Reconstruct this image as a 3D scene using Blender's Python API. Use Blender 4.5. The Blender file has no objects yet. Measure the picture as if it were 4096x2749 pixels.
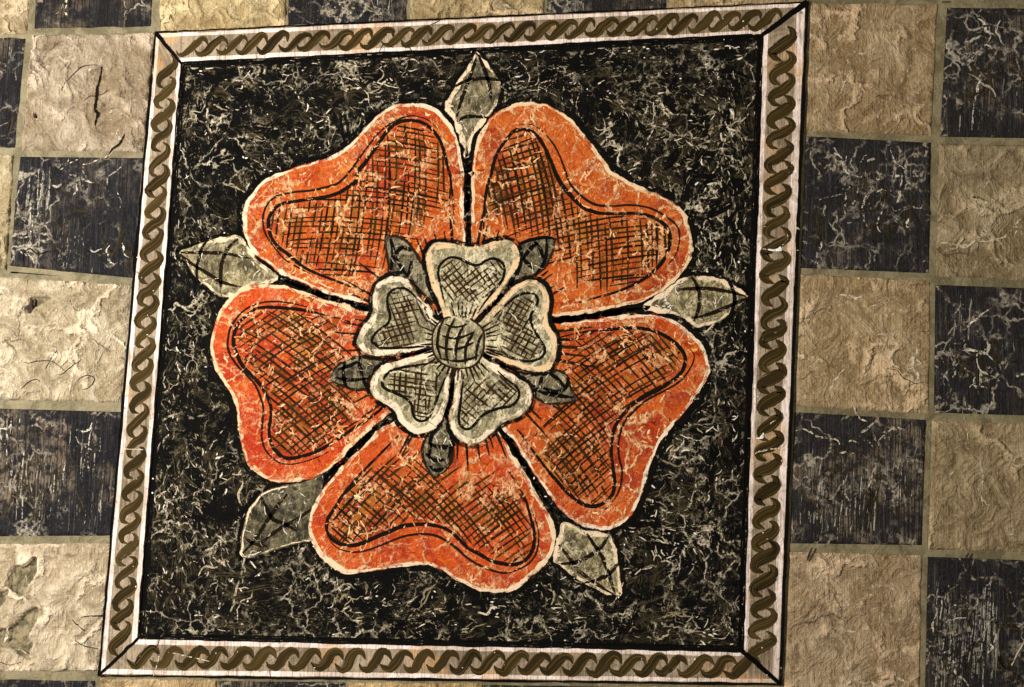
import bpy, math, random
import numpy as np
from mathutils import Matrix, Vector
from mathutils.geometry import tessellate_polygon

random.seed(7); RNG = np.random.default_rng(7)
scn = bpy.context.scene
COL = scn.collection

# ------------------------------------------------------------------ camera
CAM_POS = (0.281449, -1.741867, -0.160610)
CAM_ROT = Matrix(((0.994, -0.016018, 0.108205), (0.106288, -0.092254, -0.990046), (0.025841, 0.995607, -0.089998)))
# camera axes in world space are the columns of CAM_ROT: right, up, back
cam_d = bpy.data.cameras.new('camera')
cam_d.sensor_width = 36.0
cam_d.lens = 36.0 * 2700.0 / 2336.0
cam_d.clip_start = 0.01; cam_d.clip_end = 50
cam = bpy.data.objects.new('camera', cam_d); COL.objects.link(cam)
_right = Vector((0.994, 0.106288, 0.025841)); _up = Vector((-0.016018, -0.092254, 0.995607)); _back = Vector((0.108205, -0.990046, -0.089998))
cam.matrix_world = Matrix(((_right.x, _up.x, _back.x, CAM_POS[0]), (_right.y, _up.y, _back.y, CAM_POS[1]), (_right.z, _up.z, _back.z, CAM_POS[2]), (0, 0, 0, 1)))
scn.camera = cam

# ------------------------------------------------------------------ light
world = bpy.data.worlds.new('World'); scn.world = world; world.use_nodes = True
bg = world.node_tree.nodes['Background']
bg.inputs['Color'].default_value = (1.0, 0.97, 0.92, 1); bg.inputs['Strength'].default_value = 0.12

def lamp(name, loc, target, size, power, col):
    d = bpy.data.lights.new(name, 'AREA'); d.size = size; d.energy = power; d.color = col
    o = bpy.data.objects.new(name, d); COL.objects.link(o); o.location = loc
    o.rotation_euler = (Vector(target) - Vector(loc)).to_track_quat('-Z', 'Y').to_euler()
    return o
lamp('flash_lamp', (-1.72, -1.75, 0.26), (-0.1, 0, -0.02), 0.20, 116, (1.0, 0.965, 0.93))
lamp('fill_lamp', (0.9, -2.6, 1.2), (0.1, 0, 0), 0.9, 12, (1.0, 0.86, 0.66))
vs = scn.view_settings
vs.view_transform = 'Standard'; vs.look = 'None'; vs.exposure = 0.0; vs.gamma = 1.0
scn.cycles.transparent_max_bounces = 48
scn.cycles.max_bounces = 6

# ------------------------------------------------------------------ helpers: points
R3 = np.array([_right, _up, _back]).T
C3 = np.array(CAM_POS)
def W(pts):
    """survey reading of the painting (photo pixels) -> metres on the wall plane (x, z)"""
    p = np.asarray(pts, float).reshape(-1, 2)
    d = np.stack([(p[:, 0] - 2048) / 4734.1, -(p[:, 1] - 1374.5) / 4734.1, -np.ones(len(p))], 1) @ R3.T
    t = -C3[1] / d[:, 1]
    q = C3 + d * t[:, None]
    return q[:, [0, 2]]
PX = 1.0 / 2503.0           # one photo pixel in metres, about
OX = [0, 1024, 2048, 3072]; OY = [0, 680, 1360, 2049]
def P(s):
    """'10:1870,1560 1850,1420 V:12,30' -> photo pixels; digits are a survey sheet, V the overview sheet"""
    out = []; cur = None
    for tok in s.split():
        if ':' in tok:
            cur, tok = tok.split(':')
            if not tok: continue
        x, y = map(float, tok.split(','))
        if cur == 'V': out.append((x * 1.75342, y * 1.75342))
        else: out.append((OX[int(cur[0])] + x * .44638, OY[int(cur[1])] + y * .44638))
    return np.array(out)
def spline(p, step=9.0, closed=False):
    p = np.asarray(p, float); n = len(p)
    if closed: q = np.concatenate([p[-1:], p, p[:2]])
    else: q = np.concatenate([2 * p[:1] - p[1:2], p, 2 * p[-1:] - p[-2:-1]])
    out = []
    for i in range(n if closed else n - 1):
        p0, p1, p2, p3 = q[i:i + 4]
        k = max(2, int(np.linalg.norm(p2 - p1) / step))
        t = np.linspace(0, 1, k, endpoint=False)[:, None]
        out.append(.5 * (2 * p1 + (p2 - p0) * t + (2 * p0 - 5 * p1 + 4 * p2 - p3) * t * t + (3 * p1 - p0 - 3 * p2 + p3) * t ** 3))
    out = np.concatenate(out)
    return out if closed else np.concatenate([out, p[-1:]])
def inside(poly, pts):
    x, y = pts[:, 0][:, None], pts[:, 1][:, None]
    a = poly; b = np.roll(poly, -1, 0); dy = b[:, 1] - a[:, 1]; dy = np.where(dy == 0, 1e-9, dy)
    c = (a[:, 1] > y) != (b[:, 1] > y)
    return ((c & (x < (b[:, 0] - a[:, 0]) * (y - a[:, 1]) / dy + a[:, 0])).sum(1) % 2) == 1
def edge_dist(poly, pts, closed=True):
    a = poly if closed else poly[:-1]; b = np.roll(poly, -1, 0)[:len(a)]; ab = b - a
    q = pts[:, None, :] - a[None]; t = np.clip((q * ab).sum(2) / ((ab * ab).sum(1) + 1e-9), 0, 1)
    return np.sqrt(((q - t[:, :, None] * ab) ** 2).sum(2).min(1))
def lat(seed, n=64): return np.random.default_rng(seed).random((n, n))
def vnoise(x, y, seed):
    g = lat(seed); n = len(g)
    xi = np.floor(x).astype(int); yi = np.floor(y).astype(int); fx = x - xi; fy = y - yi
    fx = fx * fx * (3 - 2 * fx); fy = fy * fy * (3 - 2 * fy)
    a = g[xi % n, yi % n]; b = g[(xi + 1) % n, yi % n]; c = g[xi % n, (yi + 1) % n]; d = g[(xi + 1) % n, (yi + 1) % n]
    return (a + (b - a) * fx) * (1 - fy) + (c + (d - c) * fx) * fy
def fbm(x, y, seed, o=4):
    r = 0; a = .5
    for k in range(o):
        r = r + a * vnoise(x * 2 ** k + 17 * k, y * 2 ** k + 31 * k, seed + k); a *= .5
    return r / (1 - .5 ** o)

# ------------------------------------------------------------------ helpers: objects
def thing(name, label, cat, at, group=None):
    o = bpy.data.objects.new(name, None); COL.objects.link(o)
    o.empty_display_size = .05
    x, z = W([at])[0]; o.location = (x, 0, z)
    o['label'] = label; o['category'] = cat
    if group: o['group'] = group
    return o
def link(name, me, mat, parent=None, kind=None, label=None, tone=None):
    o = bpy.data.objects.new(name, me); COL.objects.link(o)
    if mat and not me.materials: me.materials.append(mat)
    if parent is not None:
        o.parent = parent
        loc = Vector((0, 0, 0)); q = parent
        while q is not None: loc += q.location; q = q.parent
        o.location = -loc
    if kind: o['kind'] = kind
    if label: o['label'] = label
    if tone is not None: o.color = (tone[0], tone[1], tone[2], 1)
    return o
def mesh(name, v, f, smooth=False):
    me = bpy.data.meshes.new(name); me.from_pydata([tuple(map(float, a)) for a in v], [], [tuple(map(int, a)) for a in f]); me.update()
    if smooth: me.polygons.foreach_set('use_smooth', np.ones(len(me.polygons), bool))
    return me
def area2(w): return np.sum(w[:, 0] * np.roll(w[:, 1], -1) - np.roll(w[:, 0], -1) * w[:, 1])
def inset(w, d):
    t = np.roll(w, -1, 0) - np.roll(w, 1, 0); t /= np.linalg.norm(t, axis=1)[:, None] + 1e-12
    n = np.stack([-t[:, 1], t[:, 0]], 1)
    if area2(w) < 0: n = -n
    return w + n * d
def slab_mesh(name, poly_px, h0, h1, bev=0.0012, world=False):
    """a thin raised piece: outline on the wall, back at height h0, rounded front at height h1"""
    w = np.asarray(poly_px) if world else W(poly_px)
    if area2(w) < 0: w = w[::-1]
    n = len(w)
    rings = [(w, h0), (w, h0 + (h1 - h0) * .55), (inset(w, bev * .35), h0 + (h1 - h0) * .88), (inset(w, bev), h1)]
    v = []; f = []
    for r, h in rings: v += [(a[0], -h, a[1]) for a in r]
    for k in range(3):
        for i in range(n):
            j = (i + 1) % n
            f.append((k * n + i, k * n + j, (k + 1) * n + j, (k + 1) * n + i))
    top = rings[3][0]
    for t in tessellate_polygon([[Vector((a[0], a[1], 0)) for a in top]]): 
        a, b, c = t
        A, B, Cc = top[a], top[b], top[c]
        s = (B[0] - A[0]) * (Cc[1] - A[1]) - (Cc[0] - A[0]) * (B[1] - A[1])
        f.append((3 * n + a, 3 * n + b, 3 * n + c) if s > 0 else (3 * n + a, 3 * n + c, 3 * n + b))
    return mesh(name, v, f)

class Strokes:
    """brush strokes laid on a surface: each a narrow strip of its own paint thickness"""
    def __init__(s): s.v = []; s.f = []; s.uv = []; s.uv01 = []; s.r = []; s.n = 0
    def add(s, pts, width, h, rnd=None, step=7.0, smooth=True):
        p = spline(pts, step) if smooth and len(pts) > 2 else np.asarray(pts, float)
        n = len(p)
        if n < 2: return
        w = W(p)
        t = np.gradient(w, axis=0); t /= np.linalg.norm(t, axis=1)[:, None] + 1e-12
        nn = np.stack([-t[:, 1], t[:, 0]], 1)
        wd = np.interp(np.linspace(0, 1, n), np.linspace(0, 1, len(width)), width) if np.ndim(width) else np.full(n, float(width))
        wd = wd * PX
        L = np.concatenate([[0], np.cumsum(np.linalg.norm(np.diff(w, axis=0), axis=1))])
        r = random.random() if rnd is None else rnd
        hh = h(p) if callable(h) else np.full(n, h)
        l, e = w - nn * wd[:, None] / 2, w + nn * wd[:, None] / 2
        v = np.empty((2 * n, 3)); v[0::2, 0] = l[:, 0]; v[0::2, 2] = l[:, 1]; v[1::2, 0] = e[:, 0]; v[1::2, 2] = e[:, 1]; v[:, 1] = -np.repeat(hh, 2)
        uv = np.empty((2 * n, 2)); uv[:, 0] = np.repeat(L, 2); uv[0::2, 1] = -wd / 2; uv[1::2, 1] = wd / 2
        u1 = np.empty((2 * n, 2)); u1[:, 0] = np.repeat(np.linspace(0, 1, n), 2); u1[0::2, 1] = 0; u1[1::2, 1] = 1
        k = s.n + 2 * np.arange(n - 1)
        s.v.append(v); s.uv.append(uv); s.uv01.append(u1); s.r.append(np.full(2 * n, r)); s.f.append(np.stack([k, k + 2, k + 3, k + 1], 1)); s.n += 2 * n
    def build(s, name, mat, parent=None, kind=None, label=None, tone=None):
        if not s.f: return None
        me = bpy.data.meshes.new(name)
        v = np.concatenate(s.v).astype(np.float32); f = np.concatenate(s.f).astype(np.int32)
        me.vertices.add(len(v)); me.vertices.foreach_set('co', v.ravel())
        me.loops.add(f.size); me.loops.foreach_set('vertex_index', f.ravel())
        me.polygons.add(len(f)); me.polygons.foreach_set('loop_start', np.arange(0, f.size, 4, dtype=np.int32))
        me.update(calc_edges=True)
        for nm, arr in (('UVMap', s.uv), ('UV01', s.uv01)):
            l = me.uv_layers.new(name=nm); l.data.foreach_set('uv', np.concatenate(arr).astype(np.float32)[f.ravel()].ravel())
        a = me.attributes.new('rnd', 'FLOAT', 'POINT'); a.data.foreach_set('value', np.concatenate(s.r).astype(np.float32))
        return link(name, me, mat, parent, kind, label, tone)

# ------------------------------------------------------------------ helpers: nodes
def lin(r, g, b): return tuple(((c / 255) / 12.92 if c / 255 <= .04045 else ((c / 255 + .055) / 1.055) ** 2.4) for c in (r, g, b)) + (1,)
class NT:
    def __init__(s, name):
        s.m = bpy.data.materials.new(name); s.m.use_nodes = True; s.t = s.m.node_tree
        s.b = s.t.nodes['Principled BSDF']; s.pos = None
    def n(s, typ, ins=None, **kw):
        d = s.t.nodes.new(typ)
        for k, v in kw.items(): setattr(d, k, v)
        for k, v in (ins or {}).items(): s.set(d.inputs[k], v)
        return d
    def set(s, sock, v):
        if isinstance(v, bpy.types.NodeSocket): s.t.links.new(v, sock)
        else: sock.default_value = v
    def P(s):
        if s.pos is None:
            g = s.n('ShaderNodeNewGeometry').outputs['Position']; s.pos = g
        return s.pos
    def math(s, op, a, b=0.0, c=0.0, clamp=False):
        d = s.n('ShaderNodeMath', operation=op, use_clamp=clamp)
        for i, v in enumerate((a, b, c)): s.set(d.inputs[i], v)
        return d.outputs[0]
    def vmath(s, op, a, b):
        d = s.n('ShaderNodeVectorMath', operation=op); s.set(d.inputs[0], a); s.set(d.inputs[1], b); return d.outputs[0]
    def scale(s, v, xyz): return s.vmath('MULTIPLY', v, xyz)
    def noise(s, scale, detail=4, rough=.55, dist=0.0, vec=None, col=False):
        d = s.n('ShaderNodeTexNoise', {'Vector': vec if vec is not None else s.P(), 'Scale': scale, 'Detail': detail, 'Roughness': rough, 'Distortion': dist})
        if col: return d.outputs['Color']
        return s.math('MULTIPLY_ADD', d.outputs['Fac'], 1.55, -.275)
    def ss(s, x, lo, hi, a=0.0, b=1.0):
        d = s.n('ShaderNodeMapRange', {'Value': x, 'From Min': lo, 'From Max': hi, 'To Min': a, 'To Max': b}, interpolation_type='SMOOTHSTEP'); return d.outputs[0]
    def mix(s, f, a, b, mode='MIX'):
        d = s.n('ShaderNodeMix', data_type='RGBA', blend_type=mode); s.set(d.inputs[0], f); s.set(d.inputs[6], a); s.set(d.inputs[7], b); return d.outputs[2]
    def ramp(s, f, stops):
        d = s.n('ShaderNodeValToRGB', {'Fac': f}); e = d.color_ramp.elements
        while len(e) < len(stops): e.new(.5)
        for i, (p, c) in enumerate(stops): e[i].position = p; e[i].color = c
        return d.outputs[0]
    def vor(s, scale, vec, feature='DISTANCE_TO_EDGE'):
        d = s.n('ShaderNodeTexVoronoi', {'Vector': vec, 'Scale': scale}, feature=feature); return d.outputs['Distance']
    def warp(s, amt, scale, detail=3):
        c = s.noise(scale, detail, col=True)
        return s.vmath('ADD', s.P(), s.scale(s.vmath('SUBTRACT', c, (.5, .5, .5)), (amt, amt, amt)))
    def offs(s, base=None):
        r = s.n('ShaderNodeObjectInfo').outputs['Random']
        k = s.math('MULTIPLY', r, 37.0)
        cv = s.n('ShaderNodeCombineXYZ', {0: k, 1: k, 2: s.math('MULTIPLY', r, 91.0)}).outputs[0]
        return s.vmath('ADD', base if base is not None else s.P(), cv)
    def web(s, scale, amt, wscale, w0, w1, mscale, lo, hi, off=(0, 0, 0), brk=(.2, .6)):
        """net of rubbed craze lines: warped cell borders, broken where the plaster lies deeper"""
        v = s.vmath('ADD', s.warp(amt, wscale, 6), off)
        m = s.math('MULTIPLY', s.ss(s.vor(scale, v), w0, w1, 1, 0), s.ss(s.noise(mscale, 4, .6, vec=s.vmath('ADD', s.P(), off)), lo, hi))
        return s.math('MULTIPLY', m, s.ss(s.noise(150, 4, .7), *brk))
    def craze(s): return s.math('MAXIMUM', s.web(22, .06, 26, .01, .075, 12, .32, .62), s.web(44, .035, 45, .015, .12, 14, .46, .72, (3, 1, 2)))
    def done(s, color, rough=.6, height=None, hdist=.002, strength=1.0, alpha=None, spec=.35):
        s.set(s.b.inputs['Base Color'], color); s.set(s.b.inputs['Roughness'], rough); s.set(s.b.inputs['Specular IOR Level'], spec)
        if height is not None:
            bp = s.n('ShaderNodeBump', {'Height': height, 'Distance': hdist, 'Strength': strength}); s.set(s.b.inputs['Normal'], bp.outputs[0])
        if alpha is not None: s.set(s.b.inputs['Alpha'], alpha)
        return s.m
    def tone(s):
        c = s.n('ShaderNodeObjectInfo').outputs['Color']; d = s.n('ShaderNodeSeparateColor', {0: c}); return d.outputs
    def vert(s, k=(340, 60, 14)): return s.scale(s.P(), k)

def m_light():
    s = NT('cream_distemper'); o = s.offs(); t = s.tone()
    big = s.noise(7, 4, .6, .8, vec=o); mid = s.noise(26, 6, .62, 1.2, vec=o); fine = s.noise(260, 3, .7)
    vert = s.noise(1, 3, .6, vec=s.vert((420, 40, 9)))
    c = s.ramp(mid, [(.18, lin(118, 104, 78)), (.42, lin(150, 136, 110)), (.62, lin(170, 157, 131)), (.85, lin(198, 186, 160))])
    c = s.mix(s.ss(big, .42, .68, 0, .55), c, lin(126, 108, 76))
    ridge = s.vor(11, s.vmath('ADD', s.warp(.11, 16, 5), s.vmath('SUBTRACT', o, s.P())))
    rm = s.math('MULTIPLY', s.ss(ridge, .02, .10, 1, 0), s.ss(s.noise(13, 3, vec=o), .42, .62))
    c = s.mix(s.math('MULTIPLY', rm, .6), c, lin(222, 204, 176))
    c = s.mix(s.ss(vert, .55, .95, 0, .22), c, lin(196, 184, 158))
    c = s.mix(s.ss(vert, .42, .05, 0, .18), c, lin(98, 84, 58))
    c = s.mix(s.ss(s.noise(60, 5, .7, 2), .66, .84, 0, .45), c, lin(96, 78, 50))
    c = s.mix(s.ss(fine, .62, .8, 0, .5), c, lin(225, 210, 185))
    c = s.mix(s.ss(fine, .40, .22, 0, .45), c, lin(70, 56, 34))
    hair = s.vor(9, s.vmath('ADD', s.warp(.05, 30, 5), s.vmath('SUBTRACT', o, s.P())))
    hm = s.math('MULTIPLY', s.ss(hair, .004, .012, 1, 0), s.ss(s.noise(7, 2, vec=s.vmath('ADD', o, (3, 3, 3))), .62, .70))
    c = s.mix(s.math('MULTIPLY', hm, .4), c, lin(60, 48, 30))
    wa = s.n('ShaderNodeAttribute', attribute_name='worn').outputs['Fac']
    c = s.mix(s.ss(s.math('ADD', wa, s.math('MULTIPLY', s.math('SUBTRACT', s.noise(70, 5), .5), .5)), .3, .8), c, s.mix(s.ss(s.noise(60, 6, .7), .35, .65), lin(84, 78, 56), lin(132, 120, 92)))
    tint = s.n('ShaderNodeMix', data_type='RGBA', blend_type='MULTIPLY'); s.set(tint.inputs[0], 1.0); s.set(tint.inputs[6], c)
    s.set(tint.inputs[7], s.n('ShaderNodeObjectInfo').outputs['Color'])
    h = s.math('ADD', s.math('MULTIPLY', mid, 1.4), s.math('ADD', s.math('MULTIPLY', rm, .6), s.math('MULTIPLY', vert, .12)))
    h = s.math('ADD', h, s.math('ADD', s.math('MULTIPLY', fine, .2), s.math('MULTIPLY', hm, -.5)))
    return s.done(tint.outputs[2], .65, h, .006, 1.0, spec=.2)
def m_dark():
    s = NT('blue_black_distemper'); o = s.offs()
    mid = s.noise(1, 7, .72, 2.2, vec=s.scale(o, (30, 30, 15))); vert = s.noise(1, 4, .65, vec=s.vert((460, 40, 10))); fine = s.noise(300, 3, .7)
    t = s.tone()
    c = s.mix(t[0], lin(17, 16, 19), lin(24, 20, 17))
    c = s.mix(s.math('MULTIPLY', s.ss(mid, .58, .9, 0, .7), s.ss(vert, .35, .65)), c, s.mix(t[0], lin(58, 55, 60), lin(76, 60, 44)))
    c = s.mix(s.ss(vert, .52, .9, 0, .5), c, lin(96, 90, 86))
    ridge = s.vor(12, s.vmath('ADD', s.warp(.12, 18, 5), s.vmath('SUBTRACT', o, s.P())))
    rm = s.math('MULTIPLY', s.ss(ridge, .01, .05, 1, 0), s.ss(s.noise(12, 4, vec=o), .48, .64))
    rm = s.math('MULTIPLY', rm, s.ss(s.noise(120, 3), .38, .6))
    c = s.mix(s.math('MULTIPLY', rm, .75), c, lin(172, 156, 132))
    patch = s.math('MULTIPLY', s.ss(s.noise(7, 4, .6, 1, vec=s.vmath('ADD', o, (5, 5, 5))), .5, .66), t[1])
    c = s.mix(s.math('MULTIPLY', patch, s.math('MULTIPLY', s.ss(s.noise(70, 5, .7), .36, .62), s.ss(vert, .34, .6))), c, lin(118, 102, 82))
    tw = s.math('MAXIMUM', s.web(15, .09, 20, .006, .04, 8, .46, .68), s.web(34, .045, 44, .012, .09, 10, .52, .74, (5, 2, 7)))
    c = s.mix(s.math('MULTIPLY', tw, .9), c, lin(176, 164, 142))
    c = s.mix(s.ss(fine, .70, .9, 0, .6), c, lin(150, 140, 128))
    h = s.math('ADD', s.math('MULTIPLY', mid, 1.3), s.math('ADD', s.math('MULTIPLY', rm, .7), s.math('ADD', s.math('MULTIPLY', vert, .3), s.math('MULTIPLY', fine, .15))))
    return s.done(c, s.ss(fine, .3, .7, .42, .65), h, .005, .9, spec=.22)
def m_joint():
    s = NT('olive_joint_paint'); n = s.noise(22, 6, .65, 1); f = s.noise(260, 3, .7)
    c = s.mix(s.ss(n, .35, .66), lin(98, 89, 63), lin(126, 115, 86))
    c = s.mix(s.ss(f, .6, .8, 0, .4), c, lin(150, 140, 114)); c = s.mix(s.ss(f, .4, .2, 0, .4), c, lin(54, 46, 30))
    return s.done(c, .6, s.math('ADD', n, s.math('MULTIPLY', f, .2)), .003, spec=.15)
def m_field():
    s = NT('black_marbled_paint')
    a = s.noise(8, 6, .65, 1.5); b = s.noise(26, 6, .7, 2.0); f = s.noise(280, 3, .75); d = s.noise(90, 6, .75, 1.5)
    sx = s.noise(1, 5, .65, .6, vec=s.scale(s.warp(.05, 12, 4), (55, 55, 260))); sz = s.noise(1, 5, .65, .6, vec=s.scale(s.warp(.05, 12, 4), (260, 55, 55)))
    st = s.n('ShaderNodeMix', {0: s.ss(s.noise(5, 2), .44, .56), 2: sx, 3: sz}).outputs[0]
    c = s.ramp(b, [(.42, lin(3, 3, 2)), (.66, lin(8, 7, 4)), (.85, lin(26, 22, 12)), (1.0, lin(62, 52, 32))])
    c = s.mix(s.ss(a, .56, .36), c, lin(8, 7, 5))
    c = s.mix(s.math('MULTIPLY', s.ss(st, .60, .78), s.ss(a, .42, .72, .0, .75)), c, lin(138, 125, 94))
    c = s.mix(s.math('MULTIPLY', s.ss(st, .44, .62), s.ss(a, .48, .72, 0, .6)), c, lin(42, 36, 22))
    w1 = s.web(17, .085, 20, .010, .036, 9, .40, .60); w2 = s.web(38, .045, 44, .014, .075, 12, .44, .62, (5, 2, 7), (.36, .6)); w3 = s.web(64, .03, 60, .02, .12, 16, .52, .68, (9, 4, 1), (.4, .62))
    lg = s.ss(s.noise(5.5, 4, .6, 1, vec=s.vmath('ADD', s.P(), (2, 5, 1))), .30, .60, .3, 1.0); w1 = s.math('MULTIPLY', w1, s.math('MAXIMUM', lg, .6)); w2 = s.math('MULTIPLY', w2, lg); w3 = s.math('MULTIPLY', w3, lg)
    c = s.mix(s.math('MULTIPLY', w3, .5), c, lin(136, 123, 94)); c = s.mix(s.math('MULTIPLY', w2, .9), c, lin(176, 162, 130)); c = s.mix(w1, c, lin(206, 192, 162))
    c = s.mix(s.math('MULTIPLY', s.ss(d, .66, .76), s.ss(b, .44, .62)), c, lin(196, 182, 152))
    c = s.mix(s.ss(f, .72, .95, 0, .5), c, lin(150, 138, 110)); c = s.mix(s.ss(s.noise(70, 5, .7, 1, vec=s.vmath('ADD', s.P(), (7, 7, 7))), .74, .86, 0, .6), c, lin(84, 44, 18))
    h = s.math('ADD', s.math('MULTIPLY', b, 1.2), s.math('ADD', s.math('MULTIPLY', s.math('MAXIMUM', w1, w2), .6), s.math('ADD', s.math('MULTIPLY', st, .5), s.math('MULTIPLY', f, .15))))
    return s.done(c, s.ss(f, .3, .7, .5, .7), h, .004, .9, spec=.07)
def m_petal():
    s = NT('orange_petal_paint'); t = s.tone()
    a = s.noise(13, 5, .6, 1.2); b = s.noise(34, 7, .7, 2.2); d = s.noise(75, 6, .75, 1.5); f = s.noise(300, 3, .75)
    wv = s.warp(.06, 22, 5); br = s.noise(1, 4, .6, vec=s.scale(wv, (60, 60, 330)))
    c = s.mix(t[0], lin(190, 90, 18), lin(200, 70, 16))
    c = s.mix(s.ss(s.math('ADD', a, s.math('MULTIPLY', t[0], .10)), .53, .70, 0, .88), c, s.mix(t[1], lin(180, 42, 10), lin(146, 46, 12)))
    c = s.mix(s.ss(b, .60, .80, 0, .6), c, lin(204, 116, 42))
    c = s.mix(s.ss(br, .56, .80, 0, .45), c, lin(228, 146, 66)); c = s.mix(s.ss(br, .42, .2, 0, .6), c, lin(136, 38, 8))
    g2 = s.noise(19, 6, .68, 1.8, vec=s.vmath('ADD', s.P(), (4, 9, 2)))
    c = s.mix(s.ss(g2, .68, .9, 0, .6), c, lin(226, 158, 90)); c = s.mix(s.ss(g2, .38, .16, 0, .75), c, lin(134, 34, 8))
    vm = s.craze()
    c = s.mix(s.math('MULTIPLY', vm, .95), c, lin(238, 190, 134))
    c = s.mix(s.ss(d, .66, .80, 0, .8), c, lin(236, 184, 122))
    c = s.mix(s.ss(s.noise(110, 5, .7, 1), .64, .80, 0, .75), c, lin(84, 34, 10))
    c = s.mix(s.ss(f, .66, .9, 0, .5), c, lin(240, 176, 100)); c = s.mix(s.ss(f, .36, .12, 0, .5), c, lin(110, 34, 8))
    h = s.math('ADD', s.math('MULTIPLY', b, 1.2), s.math('ADD', s.math('MULTIPLY', vm, .5), s.math('ADD', s.math('MULTIPLY', br, .35), s.math('MULTIPLY', f, .18))))
    return s.done(c, .55, h, .004, .9, spec=.2)
def m_grey(name='olive_grey_paint', lo=(112, 103, 72), hi=(158, 147, 108), pale=(226, 212, 174), dk=(60, 51, 31)):
    s = NT(name); t = s.tone()
    b = s.noise(26, 6, .65, 1.5); d = s.noise(80, 6, .72, 1.5); f = s.noise(300, 3, .75); wv = s.warp(.05, 20, 4); br = s.noise(1, 4, .6, vec=s.scale(wv, (280, 60, 60)))
    c = s.mix(s.ss(b, .36, .64), lin(*lo), lin(*hi))
    c = s.mix(s.ss(br, .54, .74, 0, .6), c, lin(*pale)); c = s.mix(s.ss(br, .45, .28, 0, .6), c, lin(*dk))
    c = s.mix(s.ss(d, .60, .72, 0, .6), c, lin(*pale)); c = s.mix(s.ss(d, .42, .30, 0, .6), c, lin(*dk))
    c = s.mix(s.ss(f, .64, .8, 0, .4), c, lin(*pale)); c = s.mix(s.ss(f, .38, .22, 0, .4), c, lin(*dk))
    c = s.mix(s.math('MULTIPLY', s.craze(), .8), c, lin(*pale))
    c = s.mix(s.math('MULTIPLY', s.ss(s.noise(15, 5, .65, 1.5), .5, .7), .55), c, lin(*dk))
    c = s.mix(s.math('MULTIPLY', t[2], s.ss(b, .2, .6, 1.0, .66)), c, lin(22, 20, 14))
    h = s.math('ADD', b, s.math('ADD', s.math('MULTIPLY', br, .4), s.math('MULTIPLY', f, .18)))
    return s.done(c, .65, h, .004, .9, spec=.12)
def m_band(name, base, pale, dk, sc=(300, 60, 20), worn=.6):
    s = NT(name)
    b = s.noise(20, 6, .65, 1.2); d = s.noise(70, 6, .75, 1.5); f = s.noise(300, 3, .75); br = s.noise(1, 4, .6, .3, vec=s.scale(s.P(), sc))
    c = s.mix(s.ss(b, .36, .66), lin(*base), lin(*pale))
    c = s.mix(s.ss(br, .52, .72, 0, .5), c, lin(*pale)); c = s.mix(s.ss(br, .46, .26, 0, .5), c, lin(*dk))
    c = s.mix(s.ss(d, .62, .74, 0, worn), c, lin(*dk))
    c = s.mix(s.ss(f, .38, .22, 0, .4), c, lin(*dk)); c = s.mix(s.ss(f, .64, .8, 0, .4), c, lin(*pale))
    c = s.mix(s.ss(s.noise(9, 4, .6), .58, .72, 0, .45), c, lin(196, 148, 92))
    h = s.math('ADD', b, s.math('ADD', s.math('MULTIPLY', br, .35), s.math('MULTIPLY', f, .2)))
    return s.done(c, .65, h, .0035, .8, spec=.15)
def m_brush(name, cols, cover=.55, bristle=(22, 1100), edge=.5, ends=.35, wear=.55, wscale=90, rough=.75, soft=.07, streak=None, pos_wear=11, speck=0.0, spec=.05, crackle=0.0):
    """dry brush: bristle lines along the stroke, ragged edges, breaks where the plaster is proud"""
    s = NT(name)
    uv = s.n('ShaderNodeUVMap', uv_map='UVMap').outputs[0]; u01 = s.n('ShaderNodeUVMap', uv_map='UV01').outputs[0]
    rn = s.n('ShaderNodeAttribute', attribute_name='rnd').outputs['Fac']
    so = s.n('ShaderNodeSeparateXYZ', {0: uv}).outputs; s1 = s.n('ShaderNodeSeparateXYZ', {0: u01}).outputs
    vec = s.n('ShaderNodeCombineXYZ', {0: s.math('MULTIPLY', so[0], bristle[0]), 1: s.math('MULTIPLY', so[1], bristle[1]), 2: s.math('MULTIPLY', rn, 60.0)}).outputs[0]
    n1 = s.noise(1.0, 3, .6, vec=vec); n2 = s.noise(wscale, 5, .7, .5); n3 = s.noise(pos_wear, 3, .55)
    ev = s.math('MULTIPLY', s.math('MULTIPLY', s1[1], s.math('SUBTRACT', 1.0, s1[1])), 4.0)
    eu = s.math('MULTIPLY', s.math('MULTIPLY', s1[0], s.math('SUBTRACT', 1.0, s1[0])), 4.0)
    a = s.math('ADD', s.math('MULTIPLY', s.math('SUBTRACT', n1, .5), 1.1), s.math('MULTIPLY', s.math('SUBTRACT', n2, .5), wear * 2))
    a = s.math('ADD', a, s.math('MULTIPLY', s.math('SUBTRACT', n3, .5), wear * 1.2))
    a = s.math('ADD', a, s.math('MULTIPLY', s.ss(ev, 0, .7, -1, 0), edge)); a = s.math('ADD', a, s.math('MULTIPLY', s.ss(eu, 0, .5, -1, 0), ends))
    a = s.math('ADD', a, cover - .5 + .0)
    if crackle: a = s.math('SUBTRACT', a, s.math('MULTIPLY', s.craze(), crackle))
    al = s.ss(a, -soft, soft)
    c = s.ramp(rn, [(i / max(1, len(cols) - 1), lin(*k)) for i, k in enumerate(cols)])
    if streak: c = s.mix(s.ss(n1, .50, .68, 0, .8), c, lin(*streak))
    f = s.noise(280, 3, .75)
    if speck: c = s.mix(s.ss(f, .62, .95, 0, speck), c, lin(200, 180, 150)); c = s.mix(s.ss(f, .38, .1, 0, speck), c, lin(40, 32, 20))
    return s.done(c, rough, s.math('ADD', n1, s.math('MULTIPLY', n2, .5)), .0015, .6, alpha=al, spec=spec)

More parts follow.
